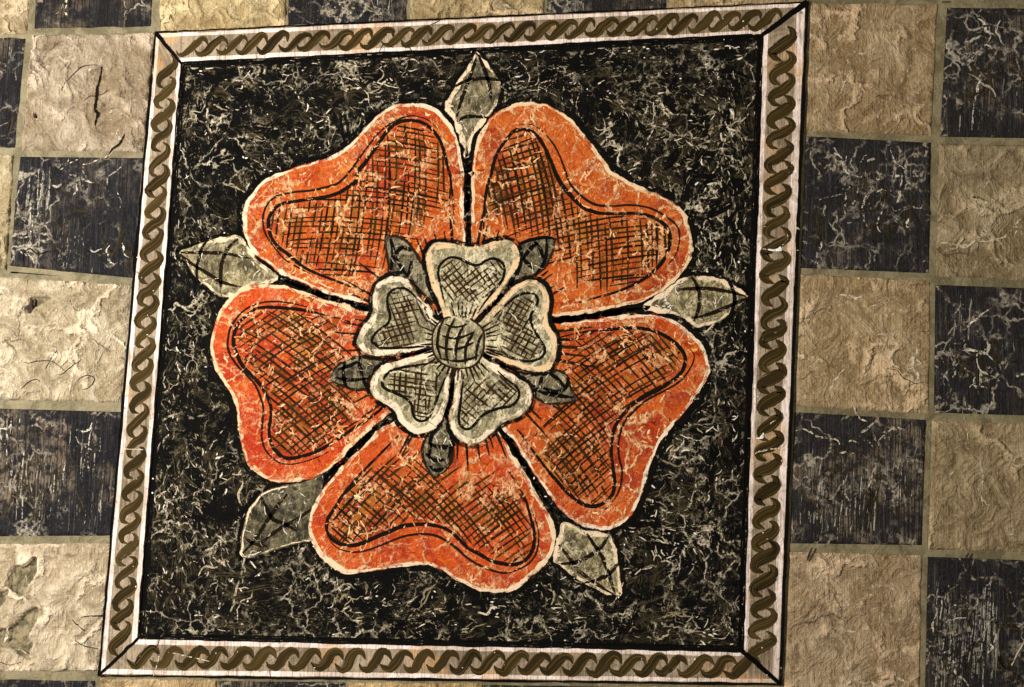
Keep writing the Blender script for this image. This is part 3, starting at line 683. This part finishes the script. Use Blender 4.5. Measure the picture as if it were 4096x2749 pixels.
def g_border():
    i, j, nm, c = random.choice(SIDES); f, t = random.uniform(.05, .95), random.random()
    return lerp(lerp(QO[i], QI[i], f), lerp(QO[j], QI[j], f), t)
chips('plaster_chip', 60, M['chip'], border, g_border, (1.5, 4), .0049)
patch('plaster_loss', P('30:150,790 165,785') if False else P('31:0,712 40,716 80,710 105,690 115,700 120,730 60,735 0,725'), M['chip'], border, .0051, 4)
patch('plaster_loss', P('22:2170,880 2210,875 2235,850 2250,830 2258,850 2245,885 2200,888'), M['chip'], border, .0051, 4)
S = Strokes()
for q, w in (('31:115,700 150,650 175,610 165,570', [7, 6, 3]), ('31:120,730 200,728 290,725', [5, 4, 3]), ('21:2200,718 2250,715 2294,722', [4, 8, 7]), ('22:2100,880 2150,885 2200,880', [3, 5, 4]), ('32:0,780 30,740 80,715', [7, 6, 3]), ('32:0,980 60,975 120,960 145,920', [6, 7, 4]), ('22:2160,1030 2210,1000 2294,985', [4, 7, 6]), ('31:235,525 265,530 285,550', [9, 8, 4]), ('21:2200,500 2240,512 2290,515', [4, 5, 3]), ('33:0,1390 60,1392 130,1390', [7, 8, 6]), ('03:1440,1250 1430,1330 1400,1420 1385,1480', [5, 6, 4, 3]), ('03:1520,1250 1620,1270 1750,1300 1900,1335', [6, 5, 4]), ('02:1090,975 1200,980 1340,985', [4, 3, 3])):
    S.add(P(q), w, .0049, 1.0)
S.build('pale_crack', M['vein'], border, 'stuff')
S = Strokes()
for q in ('10:1110,490 1120,450 1160,400 1250,450', '10:1345,410 1390,450 1430,520 1445,580', '10:1540,245 1640,200 1660,170', '13:130,1400 135,1500 110,1560', '03:1440,1130 1420,1190 1370,1230', '12:0,0 1,1'):
    if '0,0 1,1' not in q: S.add(P(q), [2, 3.5, 2], .0048, .3)
S.build('hairline_crack', M['crack'], border, 'stuff')

# ------------------------------------------------------------------ the rose
rose = thing('heraldic_rose', 'painted double rose with five orange petals around a small grey flower', 'rose', P('V:1000,1345')[0])
HUB = P('V:1052,783')[0]
INNER_C = [
 P('11:1775,500 1775,350 1760,200 1745,60 10:1730,1540 1700,1400 1660,1280 1600,1190 1520,1120 1430,1090 1330,1090 1250,1120 1180,1185 1110,1285 1050,1370 980,1470 920,1545 11:900,110 830,160 750,210 640,245 500,265 350,290 240,310 180,350 140,400 120,460 125,540 150,620 200,690 280,750 400,850 520,920 650,970 800,1030 950,1090 1020,1115'),
 P('11:2040,600 2045,450 2060,250 2090,100 10:2115,1560 2130,1480 2170,1370 2230,1280 20:0,1200 60,1165 130,1170 200,1200 260,1270 310,1360 350,1450 380,1530 21:420,90 470,170 540,250 620,330 700,370 800,395 950,400 1080,395 1200,410 1300,450 1380,510 1410,580 1410,680 1380,770 1330,850 1250,930 1150,1000 1030,1060 900,1110 750,1150 600,1190'),
 P('21:440,1500 620,1460 850,1435 1050,1420 1200,1430 1330,1470 1430,1530 22:1510,80 1550,160 1540,240 1500,310 1420,380 1320,440 1220,490 1120,550 1040,620 970,700 920,790 895,900 890,1030 905,1150 920,1270 905,1370 860,1430 780,1480 700,1490 600,1450 500,1370 400,1260 300,1140 200,1010 120,890 50,800'),
 P('12:1290,850 1190,950 1100,1040 1000,1140 900,1250 800,1370 740,1460 690,1540 13:650,60 640,140 670,220 730,270 820,295 930,285 1050,235 1180,180 1300,130 1420,110 1560,110 1680,140 1770,190 1850,270 1920,330 2000,370 2100,430 2200,455 23:0,470 100,440 170,370 200,270 200,160 170,50 22:140,1480 100,1380 50,1290 12:2260,1160'),
 P('11:850,1365 700,1320 550,1285 400,1255 250,1240 100,1235 0,1250 01:2200,1325 2140,1380 2110,1460 2100,1550 02:2130,130 2180,230 2250,310 12:0,350 60,420 110,510 140,600 140,700 125,800 135,900 170,980 230,1040 320,1060 430,1040 550,1000 680,930 800,850 900,780 970,740 1050,680 1120,640'),
]
OUTER_C = [
 P('10:1640,1170 1560,1095 1480,1058 1380,1048 1260,1090 1150,1160 1060,1250 950,1400 850,1540 11:750,120 640,160 500,190 350,205 200,240 120,300 80,380 70,470 90,570 150,670 240,780 300,830 450,915 520,950 600,985'),
 P('20:60,1125 150,1120 230,1150 310,1220 380,1310 430,1410 480,1540 21:510,110 570,190 660,270 760,320 900,330 1040,320 1180,335 1290,370 1400,440 1470,500 1500,580 1490,690 1450,790 1380,870'),
 P('22:1590,80 1630,140 1615,220 1560,310 1480,390 1380,450 1270,505 1180,560 1090,640 1020,720 975,820 955,930 960,1050 985,1160 980,1260 950,1370 890,1460 820,1530 740,1540'),
 P('13:640,210 690,280 760,330 870,355 980,345 1100,305 1220,255 1350,210 1480,195 1600,205 1700,250 1800,320 1900,410 2000,470 2120,520 2250,540 23:120,480 200,400 235,300 240,180 210,60 22:180,1530'),
 P('11:560,1260 400,1215 260,1190 120,1185 0,1210 01:2200,1260 2130,1330 2070,1430 2050,1540 02:2050,70 2080,150 2150,250 2230,330 12:0,405 50,520 75,620 65,750 60,880 90,980 150,1050 220,1100 320,1115 440,1090 560,1050 660,1000'),
]
TONE = [(.35, .25, 0), (.2, .9, 0), (.45, .6, 0), (.75, .3, 0), (.95, .05, 0)]
HANG = [(94, 4), (82, -12), (50, -35), (-42, 46), (38, -34)]          # directions of the two hatchings
def ring(S, closed_pts, width, h, off, rnd=None, a=0.0, b=1.0):
    w = inset(closed_pts, off); n = len(w); k0, k1 = int(n * a), int(n * b)
    pp = w[k0:k1]
    if a == 0 and b == 1: pp = np.concatenate([w, w[:2]])
    S.add(pp, width if np.ndim(width) else np.clip(width + RNG.normal(0, width * .18, 30), 3, 90), h, rnd, smooth=False)
def hatching(poly, ang, spacing, width, h, depth, hub, S, far=0.0, skip=.06, bow=26.0):
    a = math.radians(ang); d = np.array([math.cos(a), math.sin(a)]); nn = np.array([-d[1], d[0]])
    c = poly.mean(0); R = 900
    k = -R
    while k < R:
        o = c + nn * (k + random.gauss(0, spacing * .10)); k += spacing
        ts = np.arange(-R, R, 9.0); tilt = random.gauss(0, .02)
        pts = o + d * ts[:, None] + nn * (ts[:, None] * tilt + bow * (ts[:, None] / 300) ** 2)
        ok = inside(poly, pts)
        if not ok.any(): continue
        ed = np.full(len(pts), 1e9); ed[ok] = edge_dist(depth[1], pts[ok])
        ok &= ed < depth[0] * (1 + .25 * math.sin(k * .05) + random.gauss(0, .22))
        ok &= np.linalg.norm(pts - hub, axis=1) > far
        idx = np.where(ok)[0]
        if len(idx) < 3: continue
        for run in np.split(idx, np.where(np.diff(idx) > 1)[0] + 1):
            if len(run) < 3 or random.random() < skip: continue
            pp = pts[run] + nn * (np.sin(np.linspace(0, random.uniform(1, 4), len(run)))[:, None] * 2.5)
            S.add(pp, np.array([.6, 1, 1, .5]) * width * random.uniform(.8, 1.2), h + random.random() * .00003, random.random(), smooth=False)
LBL = ['upper left orange petal', 'upper right orange petal', 'lower right orange petal', 'bottom orange petal', 'left red orange petal']
for i in range(5):
    o = OUTS[i]
    pet = link('outer_petal', slab_mesh('outer_petal', o, .001, .0044, .0030), M['petal'], rose, label=LBL[i], tone=TONE[i])
    S = Strokes(); ring(S, o, 32, .0034, -10); S.build('outline', M['halo'], pet)
    S = Strokes(); ring(S, o, RNG.uniform(8, 28, 46) if i in (3, 4) else RNG.uniform(4, 22, 46), .00446, 8); S.build('rim', M['rim'], pet)
    ic = spline(INNER_C[i], 10); closed = np.concatenate([ic, [HUB]])
    S = Strokes(); S.add(INNER_C[i], [8, 14, 15, 18, 14, 17, 14, 9], .00458, .1); S.build('contour', M['contour'], pet)
    S = Strokes(); S.add(OUTER_C[i], [5, 8, 9, 11, 9, 8, 5], .00458, .45); S.build('contour', M['contour'], pet)
    # hatched part: everything inside the contour within reach of its outer (notched) side
    far_side = ic[int(len(ic) * .14):int(len(ic) * .86)]
    S = Strokes()
    hatching(closed, HANG[i][0], 30, 36, .00448, (135, far_side), HUB, S, 330, .2); S.build('ochre_wash', M['ochre'], pet, 'stuff')
    S = Strokes(); hatching(closed, HANG[i][0], 24, 11, .00452, (142, far_side), HUB, S, 340); S.build('hatching', M['hatch'], pet, 'stuff')
    S = Strokes(); hatching(closed, HANG[i][1], 21, 9.5, .00455, (126, far_side), HUB, S, 340); S.build('hatching', M['hatch'], pet, 'stuff')
    S = Strokes(); n = 0
    while n < 120:
        p = o[random.randrange(len(o))]; p = HUB + (p - HUB) * math.sqrt(random.random()); n += .3
        if np.linalg.norm(p - HUB) < 300: continue
        g0 = p - HUB; aa = math.atan2(g0[1], g0[0]) + random.choice([0, 0, 1.57]) + random.gauss(0, .4)
        pp = wander(p, aa, random.uniform(40, 120), 4, .2)
        if inside(o, pp).all(): S.add(pp, random.uniform(14, 34), .00446 + random.random() * .00002); n += .7
    S.build('brushwork', M['petal_wash'], pet, 'stuff')
    # short rays spreading from the small flower
    S = Strokes(); g = o.mean(0) - HUB; a0 = math.atan2(g[1], g[0])
    for k in range(15):
        if random.random() < .3: continue
        a = a0 + (k - 7) * .078 + random.gauss(0, .02); r0 = 385 + random.gauss(0, 14); r1 = r0 + random.choice([random.uniform(50, 100), random.uniform(90, 160)])
        pp = HUB + np.array([[math.cos(a) * r, math.sin(a) * r] for r in (r0 - 40, (r0 + r1) / 2, r1)])
        if inside(o, pp).all(): S.add(pp, [14, 12, 5], .00455, random.random())
    S.build('ray', M['contour'], pet, 'stuff')
    # rubbed pale streaks and ridges over everything
    S = Strokes(); n = 0
    while n < 420:
        p = o[random.randrange(len(o))]; p = HUB + (p - HUB) * math.sqrt(random.random()); 
        if np.linalg.norm(p - HUB) < 330 or dens(p, 140 + i, 90) < .46: n += .2; continue
        pp = wander(p, random.uniform(0, 6.28), random.uniform(12, 55), 4, .5)
        if inside(o, pp).all(): S.add(pp, [4, random.uniform(4, 15), 3], .00460 + random.random() * .00003); n += 1
    for _ in range(55):
        p = o[random.randrange(len(o))]; p = HUB + (p - HUB) * math.sqrt(random.random()) 
        if np.linalg.norm(p - HUB) < 300: continue
        pp = wander(p, random.uniform(0, 6.28), random.uniform(80, 220), 8, .45)
        if inside(o, pp).all(): S.add(pp, [3, random.uniform(5, 11), 6, 3], .00465)
    S.build('worn_streak', M['worn'], pet, 'stuff')

# outer sepals
SEP = [
 (P('10:1990,470 1945,535 1900,600 1800,760 1730,880 1700,980 1760,1070 1800,1150 1840,1280 1895,1420 1930,1300 1990,1180 2060,1090 2130,1010 2180,900 2200,800 2170,700 2090,590 2040,530'),
  ['10:1985,500 1940,650 1880,800 1830,950 1795,1090', '10:1995,500 2060,650 2100,800 2110,930', '10:1790,780 1900,730 2050,710 2235,735', '10:1800,1095 1900,1052 2080,1060']),
 (P('01:1620,740 1720,690 1850,640 2000,605 2140,590 2200,640 2260,720 11:20,800 100,870 200,960 120,1030 0,1040 01:2150,1140 2000,1150 1930,1110 1850,1050 1760,970 1690,860'),
  ['01:1630,745 1800,745 2000,750 2150,775 2270,800', '01:1620,760 1750,860 1900,950 2000,1010 2170,1055', '01:1870,630 1810,720 1780,830 1770,930 1785,1010', '01:2140,620 2050,710 2000,820 1985,950 1990,1140']),
 (P('21:2110,1140 2060,1080 1960,1020 1830,970 1700,950 1600,955 1500,975 1400,1060 1250,1160 1180,1250 1300,1275 1450,1300 1560,1350 1650,1420 1750,1400 1850,1370 1960,1300 2040,1230'),
  ['21:1590,940 1650,1030 1680,1130 1670,1250 1630,1360', '21:1930,980 1980,1080 1990,1180 1960,1290 1900,1380', '21:1470,1075 1700,1065 1900,1085 2095,1135', '21:2110,1150 1950,1220 1750,1300 1600,1330']),
 (P('V:553,1272 549,1240 556,1200 572,1155 600,1122 640,1108 690,1100 740,1080 735,1130 715,1185 714,1232 690,1240 640,1252 592,1268'),
  ['V:597,1128 610,1160 625,1185 648,1193 680,1212', 'V:660,1122 636,1152 610,1190 585,1228 556,1262', 'V:716,1158 680,1184 640,1206 596,1240', 'V:560,1225 580,1240 612,1246']),
 (P('23:975,750 880,730 760,690 640,630 520,560 430,480 380,440 390,330 420,200 450,90 560,110 680,170 870,190 920,290 950,400 970,520 980,640'),
  ['23:420,290 500,390 590,510 700,600 800,670 915,735', '23:670,190 750,310 810,400 860,530 925,735', '23:875,205 800,310 680,400 550,450 400,465', '23:955,450 870,550 770,600 640,635']),
]
SL = ['top sepal', 'left sepal', 'right sepal', 'dark sepal at lower left', 'sepal at lower right']
for i, (pl, ribs) in enumerate(SEP):
    o = rough(spline(pl, 8, True))
    sp = link('outer_sepal', slab_mesh('outer_sepal', o, .001, .0038, .0024), M['sepal'], rose, label=SL[i], tone=(0, 0, .95 if i == 3 else .6 if i == 0 else .0))
    S = Strokes(); ring(S, o, RNG.uniform(6, 28, 34) if i != 3 else RNG.uniform(2, 12, 34), .00386, 9, .3); S.build('rim', M['rim'], sp)
    S = Strokes(); ring(S, o, 20, .0033, -7); S.build('outline', M['halo'], sp)
    for q in ribs:
        S = Strokes(); S.add(P(q), [11, 16, 17, 15, 8], .00392, random.random() * .5); S.build('rib', M['contour'], sp)
    S = Strokes()
    for _ in range(90):
        p = HUB; p = lerp(o.mean(0), o[random.randrange(len(o))], math.sqrt(random.random())); pp = wander(p, random.uniform(0, 6), random.uniform(15, 70), 4, .4)
        if inside(o, pp).all(): S.add(pp, [2, random.uniform(3, 8), 3], .00396)
    S.build('worn_streak', M['pale'], sp, 'stuff')

# sepals of the small flower
NSEP = [
 (P('11:1170,600 1160,720 1180,850 1205,950 1350,1000 1450,1080 1580,1200 1640,1150 1560,950 1480,800 1380,650 1280,590 1200,592'), ['11:1210,620 1235,740 1215,900', '11:1250,760 1320,700 1400,730', '11:1255,790 1310,880 1355,950', '11:1400,820 1380,920 1350,960']),
 (P('21:395,615 300,605 180,620 60,680 11:2250,830 2150,1100 2100,1250 21:0,1050 60,1015 150,985 210,960 290,900 350,800 385,700'), ['21:60,670 180,630 300,610 390,625', '21:310,620 310,740 280,850 210,950', '21:200,640 260,720 280,800', '21:100,800 180,700 240,660', '21:90,790 150,850 200,900']),
 (P('22:575,550 540,420 500,330 420,260 300,290 150,295 80,275 20,300 120,380 190,450 205,530 290,575 420,585'), ['22:270,330 250,420 210,450', '22:340,300 420,360 470,420', '22:215,450 300,480 420,500 560,520', '22:500,340 490,420 400,470 280,430']),
 (P('12:1610,1242 1540,1180 1490,1050 1490,930 1530,850 1600,790 1680,700 1720,680 1745,800 1785,900 1782,1000 1750,1110 1680,1190'), ['12:1560,930 1640,960 1720,960 1790,935', '12:1600,800 1570,900 1560,1040', '12:1740,830 1760,930 1730,1060', '12:1530,1020 1600,1080 1700,1070', '12:1560,1130 1620,1170 1680,1150']),
 (P('12:670,350 700,260 760,200 850,170 940,130 1050,165 1180,180 1090,270 1025,370 1020,450 900,460 800,430 720,400'), ['12:800,200 790,290 800,380 830,440', '12:935,140 940,240 965,330', '12:720,340 800,355 900,360 1020,345', '12:740,270 850,230 930,190', '12:965,330 985,400 1010,440']),
]
NL = ['small dark sepal at upper left', 'small dark sepal at upper right', 'small dark sepal at lower right', 'small dark sepal at the bottom', 'small dark sepal at lower left']
for i, (pl, ribs) in enumerate(NSEP):
    o = rough(spline(pl, 7, True), 2.4)
    sp = link('inner_sepal', slab_mesh('inner_sepal', o, .003, .0051, .0020), M['sepal_dark'], rose, label=NL[i], tone=(0, 0, 0))
    S = Strokes(); ring(S, o, 13, .00516, 6); S.build('outline', M['contour'], sp)
    S = Strokes()
    for _ in range(40):
        p = lerp(o.mean(0), o[random.randrange(len(o))], math.sqrt(random.random())); pp = wander(p, random.uniform(0, 6), random.uniform(12, 60), 4, .4)
        if inside(o, pp).all(): S.add(pp, [2, random.uniform(3, 8), 3], .00524)
    S.build('worn_streak', M['pale'], sp, 'stuff')
    for q in ribs:
        S = Strokes(); S.add(P(q), [11, 17, 17, 10], .0052, random.random() * .4); S.build('rib', M['black'], sp)

# petals of the small flower
INN = [
 (P('11:1720,1400 1690,1310 1640,1180 1580,1050 1545,930 1528,800 1545,720 1590,672 1680,652 1780,665 1870,688 1960,690 2060,665 2160,640 2260,635 21:30,660 70,740 75,810 40,900 0,980 11:2180,1120 2080,1230 1980,1330 1900,1420'),
  P('11:1700,1230 1675,1110 1650,1000 1640,900 1680,830 1750,790 1830,800 1910,840 1990,860 2060,820 2130,800 2200,830 2232,890 2215,980 2170,1050 2110,1120 2040,1210 1990,1290'), (52, -38)),
 (P('11:1960,1420 2060,1310 2150,1220 2230,1130 2294,1060 21:60,1020 150,985 240,1000 300,1050 332,1130 335,1230 322,1320 345,1400 390,1480 410,1560 22:408,100 390,200 330,265 230,292 100,265 0,235 12:2180,180 2040,110 1950,40'),
  P('11:2130,1330 2220,1240 21:0,1170 60,1130 130,1108 200,1120 235,1170 210,1240 172,1310 180,1390 220,1470 270,1550 22:295,75 290,130 240,175 150,195 60,180 12:2180,130 2060,85'), (28, -62)),
 (P('12:1850,180 1790,310 1780,450 1760,560 1740,660 1738,760 1775,850 1840,912 1920,937 2010,920 2090,870 2160,800 2230,740 22:20,710 80,690 150,620 187,530 180,450 130,390 60,340 0,300 12:2200,245 2100,190 2000,120 1900,100'),
  P('12:1870,310 1850,450 1840,560 1822,690 1840,770 1900,802 1960,760 2020,690 2100,640 2200,610 22:0,590 50,540 68,480 40,420 12:2240,350 2170,280'), (40, -48)),
 (P('12:1800,150 1765,300 1750,400 1730,520 1710,620 1680,700 1620,780 1550,830 1450,845 1360,800 1290,730 1260,660 1230,620 1150,570 1060,510 1030,430 1037,350 1080,280 1160,220 1280,188 1400,150 1520,112 1650,80 1750,80'),
  P('12:1620,200 1450,230 1320,250 1210,285 1150,350 1140,410 1190,450 1260,480 1340,520 1400,580 1410,650 1440,710 1500,730 1560,690 1600,600 1640,500 1690,370 1730,290'), (92, 10)),
 (P('11:1680,1400 1610,1330 1560,1240 1480,1150 1420,1060 1350,970 1270,952 1180,970 1100,1020 1060,1090 1045,1190 1050,1270 1020,1340 960,1410 920,1500 905,1560 12:915,40 950,92 1020,140 1120,157 1250,137 1400,105 1560,70 1680,30'),
  P('11:1540,1245 1450,1160 1380,1090 1300,1060 1220,1090 1185,1150 1190,1230 1210,1310 1190,1380 1120,1430 1060,1490 1045,1545 12:1070,35 1120,72 1250,77 1400,70 1560,60'), (68, -14)),
]
IL = ['top grey petal', 'right grey petal', 'lower right grey petal', 'lower left grey petal', 'left grey petal']
for i, (pl, ct, hg) in enumerate(INN):
    o = rough(spline(pl, 7, True), 2.4)
    pt = link('inner_petal', slab_mesh('inner_petal', o, .003, .0058, .0026), M['grey'], rose, label=IL[i], tone=(0, 0, .3 if i == 4 else .0))
    S = Strokes(); ring(S, o, 22, .0053, -7); S.build('outline', M['halo'], pt)
    S = Strokes(); ring(S, o, RNG.uniform(14, 34, 30) if i in (0, 1) else RNG.uniform(18, 36, 30), .00586, 14, .05 if i in (3, 4, 2) else .7); S.build('rim', M['rim'], pt)
    ic = spline(ct, 8); closed = np.concatenate([ic, [HUB]])
    S = Strokes(); S.add(ct, [6, 11, 12, 13, 12, 13, 11, 6], .00596, .0); S.build('contour', M['contour'], pt)
    S = Strokes(); far_side = ic[int(len(ic) * .2):int(len(ic) * .8)]
    hatching(closed, hg[0], 21, 10, .0059, (85, far_side), HUB, S, 150, .03); hatching(closed, hg[1], 21, 9, .00593, (85, far_side), HUB, S, 150, .03)
    S.build('hatching', M['hatch'], pt, 'stuff')
    S = Strokes()
    for _ in range(70):
        p = lerp(HUB, o[random.randrange(len(o))], math.sqrt(random.random())); pp = wander(p, random.uniform(0, 6), random.uniform(15, 75), 4, .4)
        if inside(o, pp).all() and dens(p, 170, 70) > .45: S.add(pp, [2, random.uniform(3, 9), 3], .0060)
    S.build('worn_streak', M['pale'], pt, 'stuff')
    S = Strokes(); g = ic[len(ic) // 2] - HUB; a0 = math.atan2(g[1], g[0])
    for k in range(8):
        a = a0 + (k - 3.5) * .14 + random.gauss(0, .02); r0, r1 = 105, random.uniform(140, 178)
        S.add(HUB + np.array([[math.cos(a) * r, math.sin(a) * r] for r in (r0, (r0 + r1) / 2, r1)]), [9, 8, 4], .00597, random.random())
    S.build('ray', M['contour'], pt, 'stuff')

# the netted button at the heart
hp = spline(P('11:1800,1325 1870,1330 1960,1370 2030,1440 12:2040,10 2030,110 1990,190 1930,235 1840,252 1750,240 1660,190 1610,120 1595,30 11:1600,1470 1640,1390 1710,1340'), 8, True)
hw = W(hp); hc = hw.mean(0); nr = 9; v = []; f = []; n = len(hw)
for k in range(nr):
    t = k / nr * math.pi / 2; v += [(hc[0] + (q[0] - hc[0]) * math.cos(t), -(.0062 + .0012 * math.sin(t)), hc[1] + (q[1] - hc[1]) * math.cos(t)) for q in hw]
v.append((hc[0], -.0074, hc[1]))
sgn = area2(hw) > 0
for k in range(nr - 1):
    for i in range(n):
        j = (i + 1) % n; q = (k * n + i, k * n + j, (k + 1) * n + j, (k + 1) * n + i); f.append(q if sgn else q[::-1])
for i in range(n): q = ((nr - 1) * n + i, (nr - 1) * n + (i + 1) % n, nr * n); f.append(q if sgn else q[::-1])
heart = link('heart', mesh('heart', v, f, True), M['grey'], rose, label='round netted button at the centre', tone=(0, 0, .1))
hcp = hp.mean(0); hr = (np.ptp(hp[:, 0]) / 2, np.ptp(hp[:, 1]) / 2)
class DomeStrokes(Strokes):
    def build(s, *a, **k):
        for v in s.v:
            r = np.minimum(1, np.hypot(v[:, 0] - hc[0], v[:, 2] - hc[1]) / (hr[0] * PX * 1.02)); v[:, 1] = -(.0064 + .0012 * np.sqrt(1 - r * r))
        return super().build(*a, **k)
for q in ('11:1690,1342 1650,1430 1636,1510 12:1632,60 1665,170', '11:1790,1332 1735,1440 1715,1540 12:1712,120 1730,215', '11:1900,1362 1840,1450 1812,1540 12:1795,120 1800,235', '11:1965,1440 1920,1520 12:1890,60 1882,150 1885,235', '11:2035,1465 2000,1540 12:1985,90 1975,190'):
    S = DomeStrokes(); S.add(P(q), [8, 13, 14, 12, 7], .0, random.random() * .3, step=5); S.build('net_line', M['contour'], heart)
for q in ('11:1690,1380 1770,1412 1850,1405 1900,1385', '11:1632,1475 1760,1512 1860,1500 1960,1455', '12:1605,38 1700,80 1800,86 1900,55 1975,15', '12:1645,165 1750,190 1850,192 1950,165 2010,130'):
    S = DomeStrokes(); S.add(P(q), [6, 11, 11, 6], .0, random.random() * .3, step=5); S.build('net_line', M['contour'], heart)
S = Strokes(); ring(S, hp, 11, .0061, -3); S.build('outline', M['contour'], heart)
